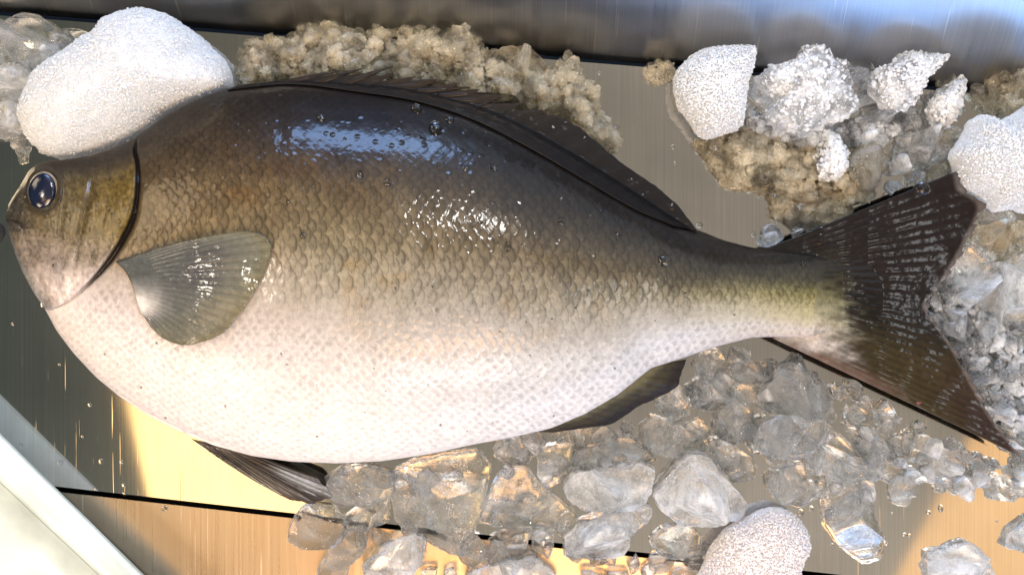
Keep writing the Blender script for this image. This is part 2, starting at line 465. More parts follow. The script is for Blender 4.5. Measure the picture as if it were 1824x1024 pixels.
# ------------------------------------------------------------------ the fish
TOP = np.array([(10,385),(10.6,378),(12,372),(15,364),(22,352),(35,332),(50,306),(62,294),(80,288),(110,285),(160,278),(200,266),(240,246),(270,224),(300,203),(350,178),(400,158),(460,147),(520,142),(600,145),(700,152),(780,166),(850,186),(900,206),(960,236),(1020,270),(1080,307),(1140,346),(1200,386),(1235,406),(1290,428),(1340,441),(1390,446),(1440,452),(1480,462),(1500,474)], float)
BOT = np.array([(10,385),(10.6,394),(12,402),(16,416),(24,444),(38,480),(58,518),(80,550),(100,588),(130,628),(170,671),(210,704),(260,738),(320,768),(380,793),(450,812),(520,822),(600,825),(680,821),(760,809),(840,792),(920,777),(980,763),(1040,740),(1100,705),(1160,656),(1220,636),(1280,616),(1340,601),(1385,600),(1440,600),(1480,590),(1500,574)], float)
def sm_interp(P, x):
    xs = np.linspace(10, 1500, 5961)
    y = np.interp(xs, P[:, 0], P[:, 1])
    ker = np.exp(-np.linspace(-2.5, 2.5, 101)**2); ker /= ker.sum()
    ys = np.convolve(np.pad(y, 50, mode='edge'), ker, 'valid')
    w = smooth(30, 80, xs) * (1 - smooth(1470, 1490, xs))
    return np.interp(x, xs, y*(1-w) + ys*w)
TH = np.array([(10,.003),(20,.007),(40,.0115),(60,.0145),(100,.019),(160,.0245),(240,.029),(340,.0335),(500,.037),(700,.037),(900,.0315),(1100,.0235),(1250,.017),(1370,.0112),(1420,.0083),(1460,.0052),(1490,.0020),(1500,.0008)])
def half_thick(x):
    xs = np.linspace(10, 1500, 1500)
    y = np.interp(xs, TH[:, 0], TH[:, 1])
    ker = np.ones(41)/41
    ys = np.convolve(np.pad(y, 20, mode='edge'), ker, 'valid')
    w = smooth(30, 60, xs) * (1 - smooth(1470, 1490, xs))
    return np.interp(x, xs, y*(1-w)+ys*w)
def mid_z(x): return 0.0375 - 0.007 * smooth(900, 1500, x)
def cross(t):
    a = np.abs(t)
    return np.where(t < 0, np.clip(1 - a**2.0, 0, 1)**0.66, np.clip(1 - a**2.3, 0, 1)**0.56)

GILL = curve([(246,238),(238,268),(242,290),(243,320),(238,370),(223,410),(196,456),(160,500),(122,535),(95,549),(76,552)], 120)
def gill_sd(x, y):
    """signed pixel distance to the gill cover edge (positive = tailwards) and place along it"""
    d = np.full(x.shape, 1e9); sg = np.zeros(x.shape); pos = np.zeros(x.shape)
    for i in range(len(GILL)-1):
        a, b = GILL[i], GILL[i+1]; e = b - a
        t = np.clip(((x-a[0])*e[0] + (y-a[1])*e[1]) / (e @ e), 0, 1)
        qx, qy = x - a[0] - t*e[0], y - a[1] - t*e[1]
        dd = np.hypot(qx, qy); m = dd < d
        s = -(e[0]*qy - e[1]*qx)
        d = np.where(m, dd, d); sg = np.where(m, np.sign(s), sg); pos = np.where(m, (i+t)/(len(GILL)-1), pos)
    return d*sg, pos

def col_coord(x):
    xs = np.linspace(0, 1600, 3200)
    sx = np.interp(xs, [0, 250, 500, 900, 1200, 1400, 1500], [8.4, 8.8, 9.9, 10.4, 9.2, 6.8, 5.2])
    return np.interp(x, xs, np.r_[0, np.cumsum(1/sx[:-1])*(xs[1]-xs[0])])
def scales(x, y):
    wx = 9*fbm(x/95, y/80, 0.3, 3, 21) + 2.0*fbm(x/19, y/30, 5.3, 2, 23); wy = 12*fbm(x/100, y/90, 4.3, 3, 22)
    yc = np.interp(x, [0, 300, 600, 900, 1200, 1500], [430, 450, 470, 490, 515, 525])
    rh = np.interp(x, [0, 250, 400, 1000, 1250, 1400, 1500], [13.2, 14, 17, 18.5, 15, 9.8, 7.5])
    off = y - yc + wy
    lean = 0.10*np.clip(np.abs(off), 0, 200)
    a = col_coord(x + wx + lean)
    b = off*(1 + 0.75*(np.abs(off)/330)**1.6)/rh
    c0 = np.floor(a) - 1
    dsel = np.full(a.shape, -1.0); cid = np.zeros(a.shape); bl = np.zeros(a.shape)
    for k in range(0, 5):
        c = c0 + k
        par = np.mod(c, 2)
        j = np.round((b - par) / 2)
        lb = b - par - 2*j
        E = 1.05*np.clip(1 - np.abs(lb*0.96)**3.2, 0, 1)**0.75 + 0.34*(hash3(c, j, c*0, 5)-0.5)
        d = c + E - a
        m = (d >= 0) & (dsel < 0)
        dsel = np.where(m, d, dsel); cid = np.where(m, hash3(c, j, c*0, 9), cid); bl = np.where(m, lb, bl)
    return np.clip(dsel, 0, 1.4), cid, bl

NX, NT, NB = 900, 400, 40
s = np.linspace(0, 1, NX); xcol = 10 + 1490 * s**1.3
tau = np.sin(np.linspace(-np.pi/2, np.pi/2, NT))
tlow = np.sin(np.linspace(np.pi/2, -np.pi/2, NB+2))[1:-1]
yt, yb = sm_interp(TOP, xcol), sm_interp(BOT, xcol)
T, ZC = half_thick(xcol), mid_z(xcol)
X = np.repeat(xcol[:, None], NT, 1)
Y = (yt+yb)[:, None]/2 + (yb-yt)[:, None]/2 * tau[None]
f = cross(tau)[None] * np.ones((NX, 1))
def base_z(x, y):
    x = np.asarray(x, float); y = np.asarray(y, float)
    a, b = sm_interp(TOP, x), sm_interp(BOT, x)
    t = np.clip((y - (a+b)/2) / np.maximum((b-a)/2, 1e-3), -1, 1)
    return mid_z(x) + half_thick(x) * cross(t)
Z = ZC[:, None] + T[:, None] * f
sd = np.full(X.shape, 400.0); gp = np.zeros(X.shape)
hm = X < 330
sd[hm], gp[hm] = gill_sd(X[hm], Y[hm])
below = (Y > 552)
sd = np.where(below & (X < 120), np.abs(sd), sd)
head = 1 - smooth(-3, 3, sd)
vv = (Y - yt[:, None]) / np.maximum((yb-yt)[:, None], 1)
d, cid, bl = scales(X, Y)
sc_mask = smooth(6, 30, sd) * (1 - smooth(1440, 1500, X)) * smooth(0.0, 0.02, np.minimum(vv, 1-vv) + 0.002)
edge_f = smooth(0.0, 0.45, f)
# relief: scales lie like roof tiles with their free edge towards the tail
amp = (0.2 + 0.8*smooth(0.10, 0.32, vv)) * np.interp(X, [200, 500, 1000, 1300, 1500], [.00008, .00012, .00011, .00008, .00004])
Z += amp * sc_mask * edge_f * (1.0 - d/1.1 + 0.5*(cid-0.5) - 0.5*np.exp(-(d/0.07)**2))
Z += 0.00020 * edge_f * fbm(X/38, Y/46, 1.7, 3, 31)
# gill cover: raised plate, groove behind it
gw = np.interp(gp, [0, .12, .25, .45, .6, .8, .92, 1], [2, 5, 7, 11, 9, 4, 1.5, 1])
gw = gw*(1 + 0.5*fbm(gp*9, gp*0+.3, 0.1, 3, 66))
on = smooth(0.0, 0.10, gp) * (1 - smooth(0.965, 1.0, gp))
plate = np.where(sd < 0, 1 - np.exp(sd/16.0)*0.55, 0)
Z += 0.0016 * on * np.where(sd < 0, np.exp(-(sd/60)**2) * (1 - np.exp(sd/3.0)*0.5), 0)
Z -= 0.0034 * on * (1 - 0.65*smooth(0.6, 0.82, gp)) * np.exp(-((sd - gw*0.5)/(gw*0.55))**2)
# cheek ridges (preopercle), jaw, nostrils, mouth
def line_dist(px, py, pts):
    P = np.array(pts, float); best = np.full(px.shape, 1e9)
    for a, b in zip(P[:-1], P[1:]):
        e = b-a; t = np.clip(((px-a[0])*e[0]+(py-a[1])*e[1])/(e@e), 0, 1)
        best = np.minimum(best, np.hypot(px-a[0]-t*e[0], py-a[1]-t*e[1]))
    return best
hx, hy = X[hm], Y[hm]
hz = np.zeros(hx.shape)
r1 = line_dist(hx, hy, curve([(168,300),(158,350),(146,400),(138,450),(128,500)], 30))
hz += -0.0009*np.exp(-(r1/5)**2)
r2 = line_dist(hx, hy, curve([(115,300),(112,350),(106,420),(104,470)], 30))
hz += -0.0004*np.exp(-(r2/6)**2)
mouth = line_dist(hx, hy, curve([(8,391),(22,393),(34,398),(40,404)], 16))
hz += -0.0010*np.exp(-(mouth/2.5)**2)
lip = np.exp(-(((hx-26)/15)**2 + ((hy-380)/9)**2)) + 0.8*np.exp(-(((hx-27)/13)**2 + ((hy-408)/9)**2))
hz += 0.0013*lip
jaw = line_dist(hx, hy, curve([(40,404),(48,440),(62,480),(84,530)], 20))
hz += -0.0008*np.exp(-(jaw/4)**2)
nost = np.minimum(np.hypot((hx-44)/4, (hy-348)/3.2), np.hypot((hx-38)/2.6, (hy-357)/2.4))
hz += -0.0011*np.exp(-nost**2)
er = np.hypot((hx-77)/27.0, (hy-341)/34.0)
hz += 0.0011*np.exp(-((er-1.16)/0.14)**2) - 0.0026*(1-smooth(0.72, 1.06, er))
hz += 0.00022*fbm(hx/7, hy/22, 2.1, 4, 77)*head[hm]
Z[hm] += hz * edge_f[hm]
# lateral line
latl = line_dist(X, Y, curve([(255,300),(420,310),(620,350),(900,430),(1150,490),(1330,518),(1470,522)], 40))
# pigment
ST = {
 250: [(0,(.018,.013,.010)),(.1,(.06,.04,.02)),(.25,(.115,.075,.032)),(.4,(.13,.090,.042)),(.47,(.19,.142,.09)),(.56,(.34,.285,.24)),(.7,(.56,.49,.46)),(.85,(.70,.62,.59)),(1,(.74,.66,.63))],
 600: [(0,(.008,.006,.006)),(.1,(.012,.009,.009)),(.17,(.035,.024,.017)),(.28,(.10,.067,.030)),(.42,(.15,.12,.07)),(.52,(.20,.172,.125)),(.64,(.32,.285,.245)),(.78,(.54,.49,.455)),(.9,(.72,.66,.63)),(1,(.80,.74,.70))],
 900: [(0,(.007,.006,.006)),(.13,(.010,.008,.008)),(.27,(.040,.030,.020)),(.42,(.115,.088,.052)),(.56,(.175,.155,.12)),(.72,(.30,.285,.27)),(.87,(.49,.485,.49)),(1,(.68,.67,.67))],
 1200: [(0,(.008,.007,.008)),(.2,(.018,.015,.014)),(.4,(.065,.052,.030)),(.55,(.14,.125,.085)),(.72,(.29,.28,.26)),(.9,(.50,.50,.51)),(1,(.62,.62,.64))],
 1440: [(0,(.014,.012,.010)),(.3,(.05,.042,.02)),(.5,(.15,.135,.055)),(.75,(.30,.27,.16)),(1,(.46,.39,.34))]}
vq = np.clip(vv + 0.035*fbm(X/60, Y/60, 0.5, 3, 41), 0, 1)
keys = sorted(ST)
stack = []
for kx in keys:
    ps = [p for p, _ in ST[kx]]
    stack.append(np.stack([np.interp(vq, ps, [c[q] for _, c in ST[kx]]) for q in range(3)], -1))
stack = np.array(stack)
fx = np.interp(X, keys, np.arange(len(keys)))
i0 = np.clip(np.floor(fx).astype(int), 0, len(keys)-2); w = (fx - i0)[..., None]
I, J = np.indices(X.shape)
C = stack[i0, I, J]*(1-w) + stack[i0+1, I, J]*w
lum = C.mean(-1)
upper = 1 - smooth(0.12, 0.38, lum)
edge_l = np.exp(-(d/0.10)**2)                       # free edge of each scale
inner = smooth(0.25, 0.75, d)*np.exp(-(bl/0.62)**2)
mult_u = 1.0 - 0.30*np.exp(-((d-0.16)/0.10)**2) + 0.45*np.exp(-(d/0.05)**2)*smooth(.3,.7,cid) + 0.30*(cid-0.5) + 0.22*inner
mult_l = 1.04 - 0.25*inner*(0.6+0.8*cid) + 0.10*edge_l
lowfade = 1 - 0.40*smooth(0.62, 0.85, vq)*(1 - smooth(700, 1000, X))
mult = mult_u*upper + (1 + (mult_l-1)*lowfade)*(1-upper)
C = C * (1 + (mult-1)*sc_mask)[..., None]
C *= (1 + 0.14*fbm(X/22, Y/26, 3.3, 3, 52)*upper)[..., None]
rust = smooth(0.1, 0.6, fbm(X/70, Y/50, 7.7, 3, 61)) * upper * sc_mask
C = C * (1 - 0.35*rust[..., None]*np.array([0.0, 0.35, 0.9]))
# head pigment
HX = np.array([0.018,.013,.010])
hc_top = np.array([.030,.021,.013]); hc_op = np.array([.125,.082,.020]); hc_face = np.array([.112,.086,.046]); hc_chin = np.array([.60,.51,.47]); hc_front = np.array([.18,.185,.185])
yy = Y + 10*fbm(X/25, Y/25, 1.1, 3, 71)
a_top = 1 - smooth(0.02, 0.17, vv)
opz = smooth(70, 230, X + 14*fbm(X/30, Y/30, 5.5, 3, 33))
Hc = hc_face*(1-opz[..., None]) + hc_op*opz[..., None]
low = smooth(395, 455, yy - 0.15*(X-100))[..., None]
Hc = Hc*(1-low*0.75) + np.array([.20,.165,.14])*low*0.75
chin = smooth(455, 530, yy)[..., None]
Hc = Hc*(1-chin) + hc_chin*chin
fr = (smooth(0.80, 0.97, vv) * smooth(395, 430, Y))[..., None]
Hc = Hc*(1-fr*0.7) + hc_front*fr*0.7
Hc = Hc*(1-a_top[..., None]) + hc_top*a_top[..., None]
nose = (1 - smooth(28, 75, X))*(1 - smooth(400, 430, Y))
Hc = Hc*(1-0.75*nose[..., None]) + np.array([.05,.045,.042])*0.75*nose[..., None]
Hc = Hc * (1 + 0.45*fbm(X/12, Y/26, 0.2, 4, 81) + 0.5*fbm(X/4, Y/5, 0.2, 3, 82))[..., None]
spk = smooth(0.30, 0.55, fbm(X/3.2, Y/3.2, 9.2, 2, 91))
Hc = Hc * (1 - 0.35*spk*(1-chin[..., 0]))[..., None]
ridge = np.zeros(X.shape); ridge[hm] = np.exp(-((r1-9)/5)**2)*smooth(430, 480, hy)
Hc = Hc + ridge[..., None]*np.array([.10,.085,.065])
ering = np.zeros(X.shape); ering[hm] = np.exp(-((er-1.12)/0.16)**2)
Hc = Hc*(1-0.75*ering[..., None]) + np.array([.035,.024,.014])*0.75*ering[..., None]
mth = np.zeros(X.shape); mth[hm] = np.exp(-(mouth/2.6)**2)
Hc = Hc*(1-0.45*mth[..., None])
Hc = np.maximum(Hc, 0.004)
C = C*(1-head[..., None]) + Hc*head[..., None]
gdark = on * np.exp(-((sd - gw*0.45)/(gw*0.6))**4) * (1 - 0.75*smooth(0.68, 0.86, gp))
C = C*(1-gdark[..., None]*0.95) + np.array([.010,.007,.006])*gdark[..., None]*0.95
# ridge of the back is almost black; pectoral root skin paler
C = C*(1 - 0.22*(smooth(0.15, 0.5, fbm(X/4.5, Y/7, 6.2, 2, 93))*upper*(1-head))[..., None])
specks = (worley(X/34, Y/34, 0.5, 14)[0] < 0.06) & (vv > 0.5)
C = np.where(specks[..., None], C*0.25, C)
C = C*(0.55 + 0.45*smooth(0.015, 0.17, C.mean(-1)))[..., None]
C = C*(1 + upper[..., None]*np.array([0.02, 0.0, -0.05]))
gray = C.mean(-1, keepdims=True)
C = C*(1-0.08*(1-head[..., None])) + gray*np.array([1.0, 0.98, 0.92])*0.08*(1-head[..., None])
C = np.clip(C, 0.003, 0.80)*(1 - 0.10*smooth(0.25, 0.5, C.mean(-1)))[..., None]

Pu = np.stack([(X-912)*K*(H-Z)/H, (512-Y)*K*(H-Z)/H, Z], -1)
fl = cross(tlow)[None]*np.ones((NX, 1))
Xl = np.repeat(xcol[:, None], NB, 1)
Yl = (yt+yb)[:, None]/2 + (yb-yt)[:, None]/2*tlow[None]
Zl = np.maximum(ZC[:, None] - T[:, None]*fl, 0.0005)
smid = K*(H-ZC[:, None])/H
Pl = np.stack([(Xl-912)*smid, (512-Yl)*smid, Zl], -1)
ring = np.concatenate([Pu, Pl], 1)
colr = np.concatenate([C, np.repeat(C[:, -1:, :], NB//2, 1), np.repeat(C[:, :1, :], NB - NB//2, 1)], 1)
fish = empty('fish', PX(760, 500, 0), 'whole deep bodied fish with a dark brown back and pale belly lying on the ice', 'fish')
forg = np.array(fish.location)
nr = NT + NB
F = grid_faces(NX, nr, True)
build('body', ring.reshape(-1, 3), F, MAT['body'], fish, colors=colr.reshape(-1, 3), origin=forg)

# eye
ec = np.array(PX(77, 341, float(base_z(77., 341.)) - 0.0012))
def dome(name, rx, ry, h, z0, mat, parent, inner=0.0, tilt=0.1, nr_=26, na=64, lift=None):
    V = []
    for r in np.linspace(inner, 1, nr_):
        for a in np.linspace(0, 2*np.pi, na, endpoint=False):
            zz = lift(r) if lift else h*math.sqrt(max(0, 1-r*r))
            u, v = rx*r*math.cos(a), ry*r*math.sin(a)
            V.append((ec[0] + u*math.cos(tilt)-v*math.sin(tilt), ec[1] + u*math.sin(tilt)+v*math.cos(tilt), ec[2]+z0+zz))
    return build(name, V, grid_faces(nr_, na, True), mat, parent, origin=ec)
eye = dome('eye', 25.5*K, 33*K, 0.0030, 0.0000, MAT['iris'], fish, 0.0, -0.12)
dome('pupil', 23*K, 30*K, 0.0022, 0.0016, MAT['pupil'], None, 0.0, -0.12).parent = eye
bpy.data.objects['pupil'].location = (0, 0, 0)

# fins: a sheet of rays between a root line and a tip line
def ray_fin(name, root, tip, nrays, zroot, ztip, colf, mat, nu=None, nv=60, ridge=0.0005, fray=0.03, thick=0.0006, bow=0.0, seed=0, zf=None, gap=0.0, spine=False, micro=0.00025):
    nu = nu or nrays*8
    A, B = curve(root, nu), curve(tip, nu)
    u = np.linspace(0, 1, nu)[:, None]; v = np.linspace(0, 1, nv)[None]
    ph = u*nrays
    ridx = np.floor(ph)
    prof_ = np.abs(np.sin(np.pi*ph))                # 0 at membrane fold, 1 at ray crest
    sidx = np.floor(ph*3)
    fr = 1 - fray*0.35*(1-prof_**0.7) - fray*0.9*hash3(ridx, ridx*0, ridx*0, seed) - fray*0.5*hash3(sidx, sidx*0+1, sidx*0, seed)
    if spine:
        fr = 1 - (0.42*(1-(ph-ridx))*(0.6+0.6*hash3(ridx, ridx*0, ridx*0, seed)))*(1-smooth(0.50, 0.66, u)) - 0.03*hash3(sidx, sidx*0, sidx*0, seed)
    vq = v*fr*(1 + (0.12 if spine else fray*1.2))
    px = A[:, 0:1] + (B[:, 0:1]-A[:, 0:1])*vq
    py = A[:, 1:2] + (B[:, 1:2]-A[:, 1:2])*vq
    if bow:
        ex, ey = B[:, 0:1]-A[:, 0:1], B[:, 1:2]-A[:, 1:2]
        px = px + bow*(-ey)*vq*(1-vq); py = py + bow*ex*vq*(1-vq)
    if zf is not None: z = zf(px, py)
    else:
        zr = np.interp(u, np.linspace(0, 1, len(zroot)), zroot); zt = np.interp(u, np.linspace(0, 1, len(ztip)), ztip)
        z = zr + (zt-zr)*vq
    ru = prof_ if not spine else np.exp(-((ph-ridx-0.5)/0.16)**2)
    z = z + ridge*ru*smooth(0.0, 0.30, vq)*(0.25+0.75*np.sin(np.pi*np.clip(vq, 0, 1)**0.7)) + 0.0008*fbm(px/70, py/70, 0.4, 2, seed+3)
    z = z + micro*fbm(px/9, py/9, 0.4, 2, seed+5)
    sub = np.abs(np.sin(np.pi*ph*3 + 1.5*fbm(px/40, py/40, 2.2, 2, seed)))
    c = colf(u*np.ones_like(v), vq, px, py)
    ru = 0.5 + (ru-0.5)*smooth(0.05, 0.3, vq)
    c = c * (0.76 + 0.12*(1-smooth(0.05, 0.35, vq)) + 0.26*ru + 0.20*sub*smooth(0.3, 0.7, vq))[..., None]
    c = np.clip(c*(1+0.25*fbm(px/14, py/14, 1.4, 3, seed+9))[..., None], 0.003, 0.85)
    s_ = K*(H-z)/H
    P1 = np.stack([(px-912)*s_, (512-py)*s_, z], -1)
    P2 = P1.copy(); P2[..., 2] -= thick
    n = nu*nv
    V = np.concatenate([P1.reshape(-1, 3), P2.reshape(-1, 3)])
    Fg = grid_faces(nu, nv)
    ii = np.arange(nu-1); jj = np.arange(nv-1)
    rim = [np.stack([ii*nv+nv-1, (ii+1)*nv+nv-1, n+(ii+1)*nv+nv-1, n+ii*nv+nv-1], -1),
           np.stack([ii*nv, n+ii*nv, n+(ii+1)*nv, (ii+1)*nv], -1),
           np.stack([jj, jj+1, n+jj+1, n+jj], -1),
           np.stack([(nu-1)*nv+jj, n+(nu-1)*nv+jj, n+(nu-1)*nv+jj+1, (nu-1)*nv+jj+1], -1)]
    Fa = np.concatenate([Fg, Fg[:, ::-1]+n] + rim)
    return build(name, V, Fa, mat, fish, colors=np.concatenate([c.reshape(-1, 3)]*2), origin=forg)

def mixv(a, b, t): return np.asarray(a)*(1-t[..., None]) + np.asarray(b)*t[..., None]

# tail fin
def tail_col(u, v, px, py):
    c = mixv((.009,.006,.005), (.006,.005,.004), smooth(0.3, 0.6, u))
    c = mixv(c, (.024,.017,.006), smooth(0.55, 0.78, u))
    c = mixv(c, (.09,.055,.04), smooth(0.86, 0.98, u)*(1-smooth(0.3, 0.65, v)))
    c = mixv(c, (.018,.010,.008), smooth(0.62, 0.95, v)*smooth(0.6, 0.9, u))
    uu = np.clip(0.5 + (py-525)/(152*(1+np.maximum(px-1450, 0)/170)) + 0.035*fbm(px/60, py/60, 0.5, 3, 41), 0, 1)
    rc = np.stack([np.interp(uu, [0, .3, .5, .75, 1], q) for q in ((.014,.05,.15,.30,.46), (.012,.042,.135,.27,.39), (.010,.02,.055,.16,.34))], -1)
    rl = rc.mean(-1, keepdims=True)
    rc = (rc*0.78 + rl*0.22*np.array([1.0, .98, .92]))*(0.55 + 0.45*smooth(0.015, 0.17, rl))
    ds, ci, lb = scales(px, py)
    rc = rc*(1 - 0.25*np.exp(-((ds-0.16)/0.12)**2) + 0.25*(ci-0.5))[..., None]
    t = 1 - smooth(0.06, 0.40, v + 0.16*fbm(px/22, py/9, 3.1, 3, 44)+ 0.10*smooth(0.8, 1.0, u))
    rc = rc*(1-0.55*smooth(0.86, 1.0, u))[..., None]
    c = c*(1-t[..., None]) + rc*t[..., None]
    c = mixv(c, (.12,.10,.09), smooth(0.97, 1.0, v)*0.6)
    return c
def tail_z(px, py):
    k = np.clip((px-1430)/390.0, 0, 1)
    bz = base_z(np.minimum(px, 1499.0), np.clip(py, 440, 606))
    flat = 0.0308 - 0.0035*k - 0.004*k*smooth(520, 800, py)
    return np.maximum(flat, bz - 0.0008 + 0.0016*smooth(1425, 1470, px) - 0.0045*smooth(1485, 1640, px))
ray_fin('tail_fin', [(1362,444),(1410,470),(1436,500),(1444,525),(1436,556),(1412,582),(1376,602)],
        [(1704,305),(1712,338),(1746,366),(1722,424),(1692,478),(1664,520),(1646,545),(1668,580),(1700,628),(1734,690),(1768,748),(1796,784),(1817,812)],
        26, None, None, tail_col, MAT['tail'], nv=140, ridge=0.00016, micro=0.00008, fray=0.035, seed=3, thick=0.0012, zf=tail_z)
# pectoral fin, lying on the flank
def pec_col(u, v, px, py):
    c = mixv((.072,.076,.070), (.125,.118,.085), smooth(0.2, 0.9, v))
    c = mixv(c, (.045,.045,.048), np.exp(-((v-0.55)/0.22)**2)*np.exp(-((u-0.35)/0.25)**2)*0.8)
    c = mixv(c, (.62,.58,.53), np.exp(-((v-0.06)/0.24)**2)*np.exp(-((u-0.82)/0.24)**2))
    c = mixv(c, (.02,.015,.01), np.exp(-(u/0.035)**2))
    c = mixv(c, (.11,.095,.05), smooth(0.88, 1.0, v)*0.8)
    return c
def pec_z(px, py):
    v = np.clip((px-230)/200.0, 0, 1)
    return base_z(px, py) + 0.0014 + 0.0022*np.sin(np.pi*np.clip(v, 0, 1)*0.9)
ray_fin('pectoral_fin', [(206,466),(222,482),(234,505),(242,530),(250,556)],
        [(372,421),(430,413),(466,420),(482,438),(478,462),(464,498),(446,530),(424,562),(396,592),(360,608),(325,614),(290,602),(268,582)],
        24, None, None, pec_col, MAT['pectoral'], nv=70, ridge=0.00012, fray=0.014, micro=0.00010, seed=8, zf=pec_z, bow=-0.10)
# dorsal fin, folded back along the spine
def dor_col(u, v, px, py):
    c = mixv((.007,.006,.005), (.017,.011,.007), smooth(0.2, 0.9, v)*np.exp(-((u-0.38)/0.2)**2))
    return mixv(c, (.005,.004,.004), smooth(0.55, 0.8, u))
def saw(pts):
    return pts
def spiny(name, root, tip, n, **kw): return ray_fin(name, root, tip, n, **kw)
dz = lambda px, py: np.maximum(base_z(px, np.maximum(py, sm_interp(TOP, px)+2)) , 0.036) + 0.0018
ray_fin('dorsal_fin', [(405,160),(520,150),(640,164),(740,180),(840,212),(940,262),(1040,320),(1130,372),(1200,402)],
        [(470,148),(560,135),(640,130),(720,136),(800,148),(880,170),(940,193),(1010,222),(1070,268),(1110,300),(1150,326),(1196,362),(1238,410)],
        22, None, None, dor_col, MAT['darkfin'], nv=34, ridge=0.0004, fray=0.07, seed=12, zf=dz, thick=0.0012, spine=True)
def spine_mesh(p0, p1, w, name, z0, z1):
    """one stiff spine: tapered tube from p0 to p1 (pixels), w = base radius in px"""
    A, B = np.array(PX(*p0, z0)), np.array(PX(*p1, z1))
    ax = (B-A)/np.linalg.norm(B-A); s1 = np.cross(ax, (0, 0, 1)); s1 /= np.linalg.norm(s1); s2 = np.cross(ax, s1)
    V = []; C_ = []
    for q in np.linspace(0, 1, 12):
        r = w*K*(1-q)**0.8 + 0.00015
        c = A + (B-A)*q + np.array([0, 0, 0.0012*math.sin(math.pi*q)])
        for a in np.linspace(0, 2*np.pi, 8, endpoint=False):
            V.append(c + r*(math.cos(a)*s1 + 0.6*math.sin(a)*s2)); C_.append((.013+.01*q, .009+.006*q, .006+.003*q))
    return build(name, V, grid_faces(12, 8, True), MAT['darkfin'], fish, colors=np.array(C_), origin=forg)
for (a, b, w_) in [((500,150),(606,126),5),((560,150),(650,121),6),((610,152),(697,119),7),((650,156),(700,130),6),((690,158),(800,144),6),((740,164),(838,156),6),((770,172),(882,166),6),((800,180),(897,176),6),((830,192),(920,186),5)]:
    spine_mesh(a, b, w_, 'dorsal_spine', 0.041, 0.038)
# anal fin
def anal_col(u, v, px, py):
    c = mixv((.085,.076,.042), (.032,.027,.015), smooth(0.1, 0.45, v))
    return mixv(c, (.014,.011,.010), smooth(0.5, 0.85, v))
ray_fin('anal_fin', [(935,768),(1000,748),(1060,722),(1110,694),(1150,664),(1172,648)],
        [(985,770),(1040,762),(1084,756),(1112,740),(1140,722),(1180,704),(1205,688),(1212,668),(1222,640)],
        15, [.040,.041,.039,.036], [.031,.030,.030,.031], anal_col, MAT['darkfin'], nv=40, ridge=0.0003, fray=0.03, seed=15)
# pelvic fin
def pel_col(u, v, px, py):
    c = mixv((.035,.026,.020), (.085,.068,.052), smooth(0.2, 0.8, np.abs(np.sin(u*9))))
    c = mixv(c, (.33,.35,.36), np.exp(-((u-0.18)/0.08)**2)*smooth(0.35, 0.6, v))
    return mixv(c, (.03,.025,.022), smooth(0.8, 1, v)*0.6)
ray_fin('pelvic_fin', [(430,800),(400,795),(370,788),(340,781)], [(560,846),(586,878),(572,888),(545,894),(505,884),(455,858)],
        10, [.026,.027,.028,.028], [.016,.012,.010,.012], pel_col, MAT['fin'], nv=60, ridge=0.0016, fray=0.05, seed=18, bow=0.05)
# small sore on the lower tail lobe
c = np.array(PX(1635, 718, 0.0274))
V = [c + np.array([0.0020*r*(1+.25*math.sin(3*a))*math.cos(a), 0.0014*r*math.sin(a), 0.0004*(1-r*r)]) for r in np.linspace(0, 1, 6) for a in np.linspace(0, 6.283, 18, endpoint=False)]
build('sore', V, grid_faces(6, 18, True), MAT['red'], fish, origin=forg)

# ------------------------------------------------------------------ ice
# grains of crushed ice
ICO_V = []
ph_ = (1+5**0.5)/2
for a, b in ((-1, ph_), (1, ph_), (-1, -ph_), (1, -ph_)): ICO_V += [(a, b, 0)]
for a, b in ((-1, ph_), (1, ph_), (-1, -ph_), (1, -ph_)): ICO_V += [(0, a, b)]
for a, b in ((ph_, -1), (ph_, 1), (-ph_, -1), (-ph_, 1)): ICO_V += [(a, 0, b)]
ICO_V = np.array(ICO_V)/np.linalg.norm(ICO_V[0])
ICO_F = np.array([(0,11,5),(0,5,1),(0,1,7),(0,7,10),(0,10,11),(1,5,9),(5,11,4),(11,10,2),(10,7,6),(7,1,8),(3,9,4),(3,4,2),(3,2,6),(3,6,8),(3,8,9),(4,9,5),(2,4,11),(6,2,10),(8,6,7),(9,8,1)])
def crystals(ctr, size, rs):
    """small irregular crystals as one vertex / triangle list"""
    n = len(ctr)
    V = ICO_V[None]*(1+rs.uniform(-.35, .35, (n, 12, 1)))*rs.uniform(.65, 1.35, (n, 1, 3))
    q = rs.normal(size=(n, 4)); q /= np.linalg.norm(q, axis=1, keepdims=True)
    a, b, c, d_ = q.T
    Rm = np.stack([1-2*(c*c+d_*d_), 2*(b*c-a*d_), 2*(b*d_+a*c), 2*(b*c+a*d_), 1-2*(b*b+d_*d_), 2*(c*d_-a*b), 2*(b*d_-a*c), 2*(c*d_+a*b), 1-2*(b*b+c*c)], -1).reshape(n, 3, 3)
    V = np.einsum('nij,nkj->nki', Rm, V)*(size*0.75)[:, None, None] + ctr[:, None]
    V[..., 2] = np.maximum(V[..., 2], 0.0003)
    return V.reshape(-1, 3), (ICO_F[None] + (np.arange(n)*12)[:, None, None]).reshape(-1, 3)

